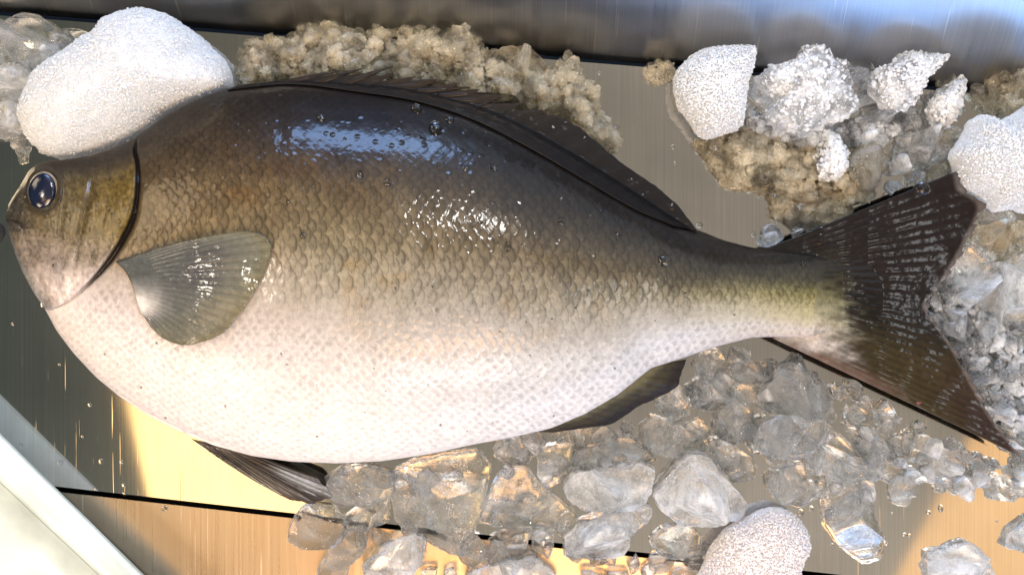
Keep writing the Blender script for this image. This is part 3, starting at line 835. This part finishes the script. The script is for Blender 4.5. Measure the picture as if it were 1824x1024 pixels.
def lump(name, pts, h, z0=0.0, mat='clear', p=3.2, rough=0.0012, freq=90, facets=5, nr_=22, na=80, seed=0, grain=0.0, gfreq=700, crumbs=0, csize=(2.0, 5.5), label=None, cat='ice', group=None, kind=None, bottom=0.35, jag=0.0):
    """closed lump whose outline is given in photograph pixels; h = thickness, z0 = height of its underside"""
    rs = np.random.default_rng(seed + 100)
    q = curve(pts, na, True)
    if facets:
        pp = np.array(list(pts) + [pts[0]], float); ll = np.r_[0, np.cumsum(np.hypot(*np.diff(pp, axis=0).T))]
        tt = np.linspace(0, ll[-1], na, endpoint=False)
        q = 0.35*q + 0.65*np.c_[np.interp(tt, ll, pp[:, 0]), np.interp(tt, ll, pp[:, 1])]
    cen = q.mean(0)
    zreg = z0 + h*0.45
    s_ = K*(H-zreg)/H
    O = np.stack([(q[:, 0]-912)*s_, (512-q[:, 1])*s_], -1); c2 = np.array([(cen[0]-912)*s_, (512-cen[1])*s_])
    D = O - c2
    if jag:
        ang = np.linspace(0, 2*np.pi, na, endpoint=False)
        D = D * (1 + jag*fbm(np.cos(ang)*4, np.sin(ang)*4, seed*1.3, 4, 3, 0.65))[:, None]
    size = np.sqrt((D**2).sum(1)).mean()
    rr = np.sin(np.linspace(0, np.pi/2, nr_))        # dense at the rim
    # top from centre to rim, bottom from rim to centre
    R1 = np.concatenate([rr, rr[::-1][1:]])
    up = np.concatenate([np.ones(nr_), np.zeros(nr_-1)])
    V = c2[None, None] + D[None]*R1[:, None, None]
    prof_ = np.clip(1 - R1**p, 0, 1)**(1/p)
    mid = z0 + h*bottom
    Zt = np.where(up[:, None] > 0, mid + (h - h*bottom)*prof_[:, None], mid - h*bottom*prof_[:, None]) * np.ones((1, na))
    if facets:
        rel = (V - c2)/size
        for k in range(facets):
            a = rs.uniform(0, 2*np.pi); sl = rs.uniform(0.4, 1.6)*h
            off = rs.uniform(-0.1, 0.7)
            pl = mid + (h-h*bottom)*rs.uniform(0.85, 1.1) - sl*np.maximum(0, rel[..., 0]*math.cos(a)+rel[..., 1]*math.sin(a)-off)*1.6
            Zt = np.where(up[:, None] > 0, np.minimum(Zt, pl), Zt)
    P = np.concatenate([V, Zt[..., None]], -1)
    # displace along an approximate outward direction
    cc = np.array([c2[0], c2[1], mid])
    nd = P - cc; nd[..., 2] *= (size/ max(h, 1e-4)); nd /= np.maximum(np.linalg.norm(nd, axis=-1, keepdims=True), 1e-9)
    x, y, z = P[..., 0], P[..., 1], P[..., 2]
    dsp = rough*fbm(x*freq+seed*3.7, y*freq, z*freq, 4, seed) - (0 if grain > 0.00032 else 1)*rough*0.9*np.abs(fbm(x*freq*1.7+seed*1.7, y*freq*1.7, z*freq*1.7, 3, seed+50))
    if grain:
        wd, wc = worley(x*gfreq, y*gfreq, z*gfreq, seed)
        dsp = dsp + grain*(0.6 - wd + 0.6*(wc-0.5)) + grain*1.6*(0.55 - worley(x*gfreq*0.4, y*gfreq*0.4, z*gfreq*0.4, seed+5)[0])
    P = P + nd*dsp[..., None]
    P[..., 2] = np.maximum(P[..., 2], 0.0004)
    n = len(R1)
    V_, F_ = P.reshape(-1, 3), grid_faces(n, na, True)
    if crumbs:
        cand = np.argwhere(R1[:, None]*np.ones((1, na)) > 0)
        u_ = rs.uniform(0, 1, crumbs)**0.5
        ri = np.clip(np.searchsorted(rr, u_), 0, nr_-1); ai = rs.integers(0, na, crumbs)
        ctr = P[ri, ai]
        gv, gf = crystals(ctr, (rs.uniform(0, 1, crumbs)**2*(csize[1]-csize[0])+csize[0])*K, rs)
        F_ = [tuple(q) for q in F_.tolist()] + [tuple(q) for q in (gf + len(V_)).tolist()]
        V_ = np.concatenate([V_, gv])
    ob = build(name, V_, F_, MAT[mat], origin=(c2[0], c2[1], z0))
    if crumbs:
        ob.data.materials.append(MAT['crystal_pink' if mat == 'snow_pink' else 'crystal'])
        mi_ = np.ones(len(ob.data.polygons), np.int32); mi_[:n*na - na] = 0
        ob.data.polygons.foreach_set('material_index', mi_)
        fl_ = np.ones(len(ob.data.polygons), bool); fl_[n*na - na:] = False
        ob.data.polygons.foreach_set('use_smooth', fl_)
    return tag(ob, label, cat, group, kind)

def inside(poly, x, y):
    r = np.zeros(x.shape, bool); n = len(poly)
    for i in range(n):
        (x1, y1), (x2, y2) = poly[i], poly[(i+1) % n]
        if y1 == y2: continue
        r ^= ((y1 > y) != (y2 > y)) & (x < (x2-x1)*(y-y1)/(y2-y1)+x1)
    return r
def edge_dist(poly, x, y): return line_dist(x, y, list(poly) + [poly[0]])
def grains(name, poly, n, hmax, mat, size=(3, 9), wall=40, seed=0, z0=0.0, label=None, cat='crushed ice', keep=None):
    rs = np.random.default_rng(seed)
    P = np.array(poly, float); lo, hi = P.min(0), P.max(0)
    x = rs.uniform(lo[0], hi[0], n*4); y = rs.uniform(lo[1], hi[1], n*4)
    m = inside(poly, x, y); x, y = x[m][:n], y[m][:n]; n = len(x)
    ed = edge_dist(poly, x, y)
    hh = hmax*np.clip(1-(1-np.clip(ed/wall, 0, 1))**2, 0, 1)**0.5*(0.75+0.5*fbm(x/40, y/40, 0.2, 3, seed))
    fr = 1 - rs.uniform(0, 1, n)**2*0.9
    z = z0 + hh*fr
    sz = rs.uniform(0, 1, n)**2.0*(size[1]-size[0])+size[0]
    s_ = K*(H-z)/H
    ctr = np.stack([(x-912)*s_, (512-y)*s_, z+0.0006], -1)
    V, F = crystals(ctr, sz*K, rs)
    c0 = PX(*P.mean(0), 0)
    ob = build(name, V.reshape(-1, 3), F, MAT[mat], flat=True, origin=c0)
    return tag(ob, label, cat, None, 'stuff')

# -- packed white lumps
SN = dict(p=2.3, facets=0, nr_=150, na=480, rough=0.0016, freq=38, grain=0.00042, gfreq=760, crumbs=5200, csize=(1.2, 3.4), cat='ice lump', jag=0.04)
lump('ice_lump', [(40,200),(52,150),(75,120),(110,95),(150,70),(175,55),(190,35),(215,22),(250,15),(290,22),(325,40),(360,65),(390,95),(410,120),(413,148),(395,162),(340,180),(290,204),(245,242),(200,264),(150,277),(110,284),(85,277),(55,250)],
     0.060, 0.0, 'snow', seed=1, label='largest packed white ice lump, leaning on the fish forehead at upper left', **SN)
lump('ice_lump', [(1200,140),(1215,115),(1240,95),(1280,85),(1320,83),(1342,88),(1340,115),(1330,150),(1325,190),(1320,225),(1290,240),(1255,248),(1230,220),(1205,185)],
     0.040, 0.0, 'snow', seed=2, label='smooth white half round ice lump left of the crumbly white clump', **SN)
lump('ice_lump', [(1700,270),(1720,240),(1735,215),(1755,208),(1775,220),(1800,208),(1850,196),(1850,362),(1800,370),(1775,372),(1750,352),(1715,332),(1704,300)],
     0.050, 0.006, 'snow', seed=3, label='white ice lump at the right edge touching the upper tail tip', **SN)
lump('ice_lump', [(1255,1000),(1285,950),(1330,920),(1370,905),(1410,912),(1435,940),(1442,972),(1430,1000),(1400,1045),(1250,1050)],
     0.030, 0.0, 'snow_pink', seed=4, label='pinkish white granular ice lump at the bottom edge below the triangular ice chunk', **SN)
SL = dict(p=2.2, facets=0, nr_=100, na=340, rough=0.005, freq=70, grain=0.0013, gfreq=480, crumbs=650, csize=(2.0, 6), cat='ice lump', jag=0.08)
lump('ice_clump', [(1350,138),(1375,120),(1418,106),(1424,82),(1445,75),(1470,85),(1484,102),(1510,112),(1520,150),(1525,190),(1500,215),(1470,225),(1430,240),(1390,225),(1360,207),(1372,180),(1352,160)],
     0.036, 0.0, 'slush', seed=5, label='crumbly white crushed ice clump with a knob on top, below the blue wall', **SL)
lump('ice_clump', [(1560,132),(1590,115),(1612,100),(1650,92),(1690,97),(1680,115),(1652,140),(1640,162),(1612,190),(1580,192),(1560,170)],
     0.032, 0.004, 'slush', seed=6, label='pointed bluish white crushed ice clump against the blue wall', **SL)
lump('ice_clump', [(1462,262),(1470,238),(1490,245),(1500,270),(1498,300),(1490,320),(1470,318),(1460,300)],
     0.028, 0.0, 'slush', seed=7, label='small upright frosty white clump above the tail, left of a clear brown block', **SL)
lump('ice_clump', [(1650,190),(1668,168),(1690,150),(1712,140),(1715,160),(1700,185),(1690,212),(1668,222),(1652,212)],
     0.024, 0.0, 'slush', seed=8, label='small whitish clump above the right edge white lump', **SL)

# -- traced chunks: (name, outline, thickness, base z, material, label)
CH = [
 ('ice_chunk', [(-25,60),(0,28),(30,16),(60,20),(86,40),(92,60),(75,80),(40,95),(5,110),(-25,110)], .045, .0, 'clear', 'dark clear glassy ice cube at the top left corner'),
 ('ice_chunk', [(40,95),(70,75),(92,55),(115,62),(132,85),(120,110),(80,125),(60,145),(40,130)], .036, .0, 'frost', 'bluish rounded ice chunk between the clear corner cube and the biggest white lump'),
 ('ice_chunk', [(-20,120),(20,108),(45,120),(58,140),(48,175),(30,190),(-20,180)], .036, .0, 'frost', 'sparkling pale blue ice chunk at the left edge beside the biggest white lump'),
 ('ice_chunk', [(-20,190),(15,180),(40,195),(40,225),(20,240),(-20,245)], .026, .0, 'frost', 'lowest dull ice chunk on the left edge above the ice drip'),
 ('ice_drip', [(14,232),(28,228),(38,245),(44,270),(42,288),(32,292),(26,275),(18,255)], .012, .0, 'clear', 'narrow dripping finger of ice hanging down at the left edge above the fish eye'),
 ('ice_chunk', [(105,48),(135,50),(165,62),(158,72),(130,80),(112,66)], .020, .0, 'clear', 'thin clear sliver of ice beneath the wall at upper left'),
 ('ice_chunk', [(868,98),(905,76),(945,84),(972,104),(988,140),(975,166),(940,162),(900,142),(878,122)], .036, .0, 'crushed', 'smooth edged brown translucent ice block within the crushed ridge over the dorsal fin'),
 ('ice_chunk', [(1503,118),(1530,100),(1560,105),(1572,130),(1560,166),(1522,184),(1505,150)], .036, .004, 'clear', 'grey glassy ice block between the two white clumps by the blue wall'),
 ('ice_chunk', [(1508,258),(1530,245),(1558,250),(1564,285),(1574,318),(1560,335),(1530,345),(1514,310)], .030, .0, 'clear', 'upright clear brownish ice block above the tail fin'),
 ('ice_chunk', [(1330,195),(1352,185),(1362,215),(1355,240),(1335,235)], .022, .0, 'frost', 'grey ice chunk tucked right of the half round white lump'),
 ('ice_chunk', [(1420,240),(1465,225),(1480,250),(1440,270),(1420,262)], .020, .0, 'frost', 'flat grey ice wedge under the crumbly white clump'),
 ('ice_chunk', [(1540,190),(1580,180),(1600,205),(1570,240),(1545,248),(1530,225)], .026, .0, 'clear', 'glassy slanted ice piece below the pointed bluish clump'),
 ('ice_chunk', [(1585,200),(1640,160),(1655,185),(1640,225),(1600,245),(1580,230)], .022, .0, 'clear', 'shaded clear ice block below the pointed clump, left of the small whitish clump'),
 ('ice_chunk', [(1600,255),(1640,235),(1690,240),(1700,270),(1660,300),(1620,300),(1598,280)], .024, .0, 'frost', 'dull grey brown ice block left of the right edge white lump'),
 ('ice_chunk', [(1650,300),(1690,285),(1705,300),(1690,316),(1655,320)], .020, .0, 'crushed', 'low tan ice piece just above the upper tail tip'),
 ('ice_chunk', [(1362,408),(1378,398),(1398,408),(1402,424),(1385,438),(1366,442),(1358,428)], .022, .0, 'frost', 'single pinkish ice pebble resting in the bend above the tail root'),
 ('ice_chunk', [(1414,408),(1424,400),(1436,404),(1432,416),(1418,422)], .020, .0, 'slush', 'tiny white ice crumb on the top edge of the tail'),
 ('ice_chunk', [(1688,482),(1702,452),(1738,434),(1778,466),(1800,500),(1792,556),(1784,604),(1742,572),(1702,524)], .034, .0, 'frost', 'large rhombus shaped frosty ice slab filling the fork right of the tail'),
 ('ice_chunk', [(1792,470),(1815,455),(1850,450),(1850,610),(1808,600),(1798,560),(1786,510)], .036, .0, 'frost', 'granular pale ice block on the right edge beside the rhombus shaped slab'),
 ('ice_chunk', [(1740,385),(1780,380),(1810,400),(1800,440),(1770,450),(1740,425)], .028, .0, 'crushed', 'tan ice chunk under the right edge white lump'),
 ('ice_chunk', [(1650,545),(1680,530),(1712,545),(1735,590),(1725,615),(1695,600)], .026, .0, 'frost', 'bluish ice chip right at the notch of the tail fork'),
 ('ice_chunk', [(1735,570),(1762,565),(1785,585),(1775,610),(1745,605)], .030, .004, 'clear', 'clear ice chip with a dark crescent shadow right of the tail fork'),
 ('ice_chunk', [(1002,872),(1020,846),(1060,836),(1110,828),(1150,825),(1172,840),(1167,880),(1150,906),(1110,917),(1060,917),(1020,902)], .028, .010, 'frost', 'frosty oblong ice chunk in the middle of the bottom heap, left of the triangular one'),
 ('ice_chunk', [(1018,832),(1025,806),(1060,795),(1100,775),(1130,775),(1155,795),(1174,822),(1150,830),(1090,835),(1040,840)], .030, .002, 'clear', 'clear ice chunk with a bright white upper rim above the frosty oblong chunk'),
 ('ice_chunk', [(1240,805),(1265,815),(1290,850),(1337,895),(1332,925),(1280,941),(1220,939),(1180,916),(1165,886),(1185,860),(1205,830)], .030, .008, 'frost', 'triangular frosty blue ice chunk in the bottom heap'),
 ('ice_chunk', [(1003,962),(1030,935),(1080,915),(1130,903),(1164,905),(1162,930),(1132,955),(1112,990),(1060,1002),(1010,996)], .028, .004, 'frost', 'long slanted white ridged ice chunk under the frosty oblong one'),
 ('ice_chunk', [(1158,965),(1180,945),(1220,937),(1252,955),(1250,985),(1212,1000),(1175,991)], .022, .0, 'clear', 'small round clear ice chunk below the triangular chunk'),
 ('ice_chunk', [(1143,762),(1165,740),(1200,754),(1250,774),(1264,800),(1240,822),(1190,816),(1150,802)], .028, .0, 'clear', 'clear ice chunk with a slanting white crest above the triangular chunk'),
 ('ice_chunk', [(1378,682),(1393,650),(1415,644),(1446,660),(1477,685),(1492,716),(1470,742),(1420,747),(1370,737),(1354,712)], .034, .004, 'clear', 'clear bell shaped ice cube below the tail root with an orange glint inside'),
 ('ice_chunk', [(1344,790),(1360,755),(1390,738),(1440,741),(1482,750),(1477,790),(1450,817),(1400,822),(1360,812)], .030, .010, 'clear', 'clear rounded ice cube directly under the bell shaped one'),
 ('ice_chunk', [(1468,778),(1500,774),(1547,815),(1562,850),(1520,862),(1480,852),(1458,822)], .026, .0, 'clear', 'flat glittering ice shard right of the two clear cubes'),
 ('ice_chunk', [(1508,757),(1550,764),(1602,810),(1620,850),(1602,870),(1565,852),(1535,800)], .022, .0, 'clear', 'long pale ice splinter slanting down under the lower tail lobe'),
 ('ice_chunk', [(1366,866),(1392,835),(1430,825),(1466,840),(1462,882),(1430,908),(1390,897)], .024, .0, 'clear', 'grey glassy ice chunk right of the triangular chunk and above the pinkish lump'),
 ('ice_chunk', [(1463,882),(1490,860),(1530,855),(1557,880),(1562,920),(1587,970),(1572,1002),(1540,1008),(1500,976),(1475,940)], .022, .0, 'clear', 'long clear ice finger reaching down onto bare steel at lower right'),
 ('ice_chunk', [(852,932),(870,880),(898,836),(935,832),(958,856),(1000,890),(1027,922),(1000,943),(930,948)], .022, .0, 'clear', 'wide flat greenish clear ice slab left of the frosty oblong chunk'),
 ('ice_chunk', [(690,850),(720,825),(790,808),(850,803),(878,830),(867,880),(850,930),(842,988),(800,988),(750,962),(700,930)], .026, .0, 'clear', 'biggest clear ice slab under the belly, speckled with bubbles'),
 ('ice_chunk', [(578,862),(598,838),(650,828),(702,842),(702,880),(660,902),(610,910),(584,892)], .022, .0, 'clear', 'clear ice chunk touching the pelvic fin tip'),
 ('ice_chunk', [(510,962),(520,915),(545,896),(590,900),(614,925),(610,967),(580,982),(535,980)], .016, .0, 'clear', 'leftmost clear square ice cube lying across the floor seam'),
 ('ice_chunk', [(560,1030),(585,975),(622,942),(655,948),(650,985),(625,1010),(610,1040)], .020, .0, 'clear', 'clear ice chunk below the seam right of the leftmost square cube'),
 ('ice_chunk', [(640,1010),(690,968),(738,948),(757,965),(752,1010),(722,1036),(660,1040)], .024, .004, 'frost', 'slanted pale ice block at the bottom edge under the big belly slab'),
 ('ice_chunk', [(828,1024),(878,1006),(960,997),(992,1030),(985,1050),(835,1050)], .026, .002, 'frost', 'white topped ice chunk cut off by the bottom edge'),
 ('ice_chunk', [(870,962),(900,946),(947,940),(937,980),(920,1002),(890,986)], .018, .0, 'clear', 'small wedge of clear ice on the seam between two bigger slabs'),
 ('ice_chunk', [(878,812),(894,790),(925,784),(952,800),(942,826),(905,834)], .024, .0, 'clear', 'small dark clear ice ball tucked under the rear belly'),
 ('ice_chunk', [(608,922),(650,896),(692,888),(694,930),(660,946),(620,942)], .018, .0, 'clear', 'thin clear ice wedge right of the leftmost square cube'),
 ('ice_chunk', [(955,800),(1000,785),(1030,790),(1018,830),(990,850),(960,840)], .016, .0, 'clear', 'dim brown clear ice piece just under the rear of the belly'),
 ('ice_chunk', [(1655,987),(1690,980),(1720,965),(1747,975),(1772,1010),(1778,1040),(1660,1042)], .022, .0, 'frost', 'ragged pale ice piece on golden steel at the bottom right'),
 ('ice_chunk', [(1794,976),(1806,945),(1850,918),(1850,992)], .022, .0, 'frost', 'ice piece at the right edge above golden steel'),
 ('ice_chunk', [(1235,650),(1255,625),(1285,620),(1306,650),(1285,672),(1250,678)], .024, .0, 'clear', 'amber glowing ice cube right behind the anal fin'),
 ('ice_chunk', [(1166,725),(1180,690),(1210,680),(1228,700),(1215,730),(1190,745)], .022, .0, 'clear', 'brown glinting ice cube touching the anal fin edge'),
 ('ice_chunk', [(1305,655),(1330,642),(1362,648),(1368,675),(1340,690),(1312,682)], .022, .0, 'clear', 'dark clear ice piece between the amber cube and the bell shaped cube'),
 ('ice_chunk', [(1225,690),(1260,672),(1300,680),(1310,715),(1275,735),(1238,725)], .028, .0, 'clear', 'bubbly clear ice cube below the amber one'),
 ('ice_chunk', [(1280,735),(1320,715),(1350,735),(1345,780),(1305,800),(1275,775)], .028, .0, 'clear', 'clear ice cube left of the rounded cube under the bell shaped one'),
 ('ice_chunk', [(1260,780),(1300,790),(1345,815),(1350,850),(1310,865),(1280,835)], .022, .0, 'clear', 'smoky clear ice cube at the right shoulder of the triangular chunk'),
]
for i, (nm, pts, h_, z_, mt, lb) in enumerate(CH):
    big = mt in ('frost', 'slush', 'crushed')
    lump(nm, pts, h_, z_, mt, p=4.0 if mt == 'clear' else 3.0, rough=0.0022 if big else 0.0016, freq=70 if big else 55,
         facets=9, nr_=34, na=140, seed=40+i, grain=0.0003 if big else 0.0, gfreq=480, label=lb, cat='ice', group='loose chunks of ice around the fish', jag=0.03)

# -- small chips too alike to tell apart, zone by zone
def chips(poly, n, rng_, mat, label, group, hr=(0.010, 0.022), seed=0, z=(0, 0.006)):
    rs = np.random.default_rng(seed); P = np.array(poly, float); lo, hi = P.min(0), P.max(0)
    pts = []; tries = 0
    while len(pts) < n and tries < 20000:
        tries += 1
        x, y = rs.uniform(lo[0], hi[0]), rs.uniform(lo[1], hi[1])
        if not inside(poly, np.array([x]), np.array([y]))[0]: continue
        r = rs.uniform(*rng_)
        if all(math.hypot(x-a, y-b) > 0.72*(r+c) for a, b, c in pts): pts.append((x, y, r))
    for k, (x, y, r) in enumerate(pts):
        m_ = rs.integers(5, 8); a0 = rs.uniform(0, 6.28); el = rs.uniform(0.6, 1.0); ro = rs.uniform(0, 3.14)
        o_ = []
        for q in range(m_):
            a = a0 + (q + rs.uniform(-.25, .25))*2*np.pi/m_; rr_ = r*rs.uniform(0.8, 1.2)
            u, v = rr_*math.cos(a), rr_*el*math.sin(a)
            o_.append((x + u*math.cos(ro)-v*math.sin(ro), y + u*math.sin(ro)+v*math.cos(ro)))
        lump('ice_chip', o_, rs.uniform(*hr), rs.uniform(*z), mat if isinstance(mat, str) else mat[k % len(mat)], p=3.4, rough=0.0015, freq=80, facets=7, nr_=16, na=64,
             seed=seed*100+k, label=label, cat='ice chip', group=group, jag=0.04)
chips([(1480,690),(1540,700),(1640,760),(1720,805),(1840,835),(1840,880),(1740,880),(1620,850),(1560,790)], 30, (16, 34), ['clear', 'frost', 'clear'],
      'small lilac grey ice chip in the strip along the lower tail lobe', 'ice chips under the lower tail lobe', seed=3)
chips([(1660,560),(1740,600),(1840,600),(1840,840),(1810,800),(1760,730),(1720,640)], 26, (14, 30), ['frost', 'clear', 'clear'],
      'small blue grey ice chip in the jumble right of the lower tail lobe', 'ice chips right of the tail', seed=4)
chips([(1060,995),(1260,985),(1250,1040),(1050,1040)], 8, (18, 32), 'clear',
      'small glinting ice chip along the bottom edge left of the pinkish lump', 'ice chips at the bottom edge', seed=5, hr=(.008, .016))
chips([(750,975),(870,985),(990,960),(1000,1000),(830,1040),(750,1040)], 7, (18, 32), 'clear',
      'small clear ice chip on the tan steel below the big belly slab', 'ice chips below the belly slab', seed=6, hr=(.008, .016))
chips([(1180,745),(1230,700),(1400,640),(1480,700),(1500,760),(1420,840),(1330,880),(1260,800)], 16, (16, 28), 'clear',
      'small clear ice chip packed between the bigger cubes below the anal fin', 'ice chips in the heap below the anal fin', seed=7, hr=(.008, .018), z=(0, .004))
chips([(1720,380),(1840,376),(1840,460),(1780,460),(1740,430),(1710,440)], 8, (14, 26), ['crushed', 'frost'],
      'small tan ice chip between the right edge lump and the rhombus slab', 'ice chips under the right edge lump', seed=8)
chips([(1560,250),(1700,140),(1840,120),(1840,200),(1740,205),(1690,260),(1640,330),(1570,340)], 18, (14, 30), ['crushed', 'frost', 'clear'],
      'small brownish ice chip scattered above the upper tail lobe', 'ice chips above the upper tail lobe', seed=9, hr=(.008, .02))

chips([(880,800),(1010,770),(1100,770),(1200,700),(1260,660),(1400,620),(1480,690),(1640,790),(1640,870),(1560,900),(1460,900),(1350,860),(1180,800),(1010,860),(900,850)], 46, (18, 34), ['clear', 'clear', 'frost'],
      'flat clear ice piece half hidden in the bed under the bigger chunks', 'ice bed under the bigger chunks', seed=11, hr=(.006, .013), z=(0, .001))
chips([(600,850),(700,830),(880,850),(1020,920),(1160,950),(1150,1000),(900,1000),(740,980),(620,960)], 22, (18, 32), 'clear',
      'flat clear ice sliver lying on the seam under the belly slabs', 'ice slivers under the belly slabs', seed=12, hr=(.005, .010), z=(0, .001))
# -- water
def drops(name, pts, zf, flat, parent=None, seed=0):
    bm = bmesh.new(); bmesh.ops.create_icosphere(bm, subdivisions=3, radius=1.0)
    sv = np.array([v.co[:] for v in bm.verts]); sf = np.array([[v.index for v in f.verts] for f in bm.faces]); bm.free()
    rs = np.random.default_rng(seed); V = []; F = []
    for k, (x, y, r) in enumerate(pts):
        z = float(zf(np.array([float(x)]), np.array([float(y)]))[0])
        q = sv*np.array([r*K*rs.uniform(.8, 1.25), r*K*rs.uniform(.8, 1.25), r*K*flat]) + np.array(PX(x, y, z))
        V.append(q); F.append(sf + k*len(sv))
    return build(name, np.concatenate(V), np.concatenate(F), MAT['water'], parent, origin=forg if parent else None)
rs_ = np.random.default_rng(5)
big = [(741,196,9),(775,232,13),(572,212,8),(1183,465,11),(1642,337,14),(800,215,7),(640,312,7),(690,326,7),(830,300,6),(880,300,7),(540,420,6),(905,440,6),(1000,395,6),(1430,470,6),(1100,420,5)]
few = [(rs_.uniform(300, 1400), rs_.uniform(230, 560), rs_.uniform(2, 4.5)) for _ in range(25)]
few = [(x, y, r) for x, y, r in few if sm_interp(TOP, x)+25 < y < sm_interp(BOT, x)-25 and not (200 < x < 500 and y > 400)]
o = drops('water_drops', big + few, lambda x, y: base_z(x, y), 0.6, fish, 1); o['kind'] = 'stuff'
fl_pts = [(rs_.uniform(1050, 1360), rs_.uniform(130, 420), rs_.uniform(2, 6)) for _ in range(16)] + [(rs_.uniform(20, 420), rs_.uniform(560, 1000), rs_.uniform(2, 5)) for _ in range(14)] + [(rs_.uniform(1420, 1800), rs_.uniform(880, 1010), rs_.uniform(2, 6)) for _ in range(14)]
o = drops('water_drops', fl_pts, lambda x, y: x*0 + 0.0002, 0.35, None, 2)
tag(o, 'small water drops scattered over the bare steel of the tray', 'water drops', None, 'stuff')

# -- crushed ice (uncountable)
RIDGE = [(418,152),(426,104),(446,72),(470,82),(490,64),(512,72),(532,52),(545,38),(562,47),(590,38),(622,50),(655,57),(672,45),(692,56),(742,45),(800,56),(820,42),(842,56),(852,78),(870,92),(905,110),(960,130),(990,120),(1010,95),(1026,102),(1040,142),(1066,160),(1060,200),(1082,216),(1106,242),(1100,264),(1070,262),(1000,214),(900,182),(700,158),(540,150)]
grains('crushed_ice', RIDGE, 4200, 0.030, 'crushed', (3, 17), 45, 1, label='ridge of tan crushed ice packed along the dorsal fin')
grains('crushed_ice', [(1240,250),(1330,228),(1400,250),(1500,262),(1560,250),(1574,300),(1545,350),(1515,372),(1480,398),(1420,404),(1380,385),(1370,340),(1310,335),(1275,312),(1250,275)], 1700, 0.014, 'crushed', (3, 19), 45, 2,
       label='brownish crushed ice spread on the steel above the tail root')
grains('crushed_ice', [(1148,118),(1165,108),(1200,112),(1205,140),(1170,150),(1150,142)], 220, 0.012, 'crushed', (3, 7), 20, 3, label='little tan patch of crushed ice beside the black wall slot')
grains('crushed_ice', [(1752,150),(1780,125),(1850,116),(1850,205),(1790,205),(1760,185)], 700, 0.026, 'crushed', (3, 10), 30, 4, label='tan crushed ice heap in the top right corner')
grains('crushed_ice', [(1640,540),(1690,480),(1760,560),(1850,590),(1850,830),(1810,790),(1740,690),(1690,600)], 900, 0.014, 'frost', (4, 15), 40, 5, label='blue white crushed ice beside the tail fork')
grains('crushed_ice', [(1330,190),(1400,225),(1520,215),(1620,190),(1640,220),(1560,260),(1420,262),(1340,240)], 900, 0.016, 'frost', (4, 14), 30, 6, label='grey crushed ice below the white clumps near the blue wall')
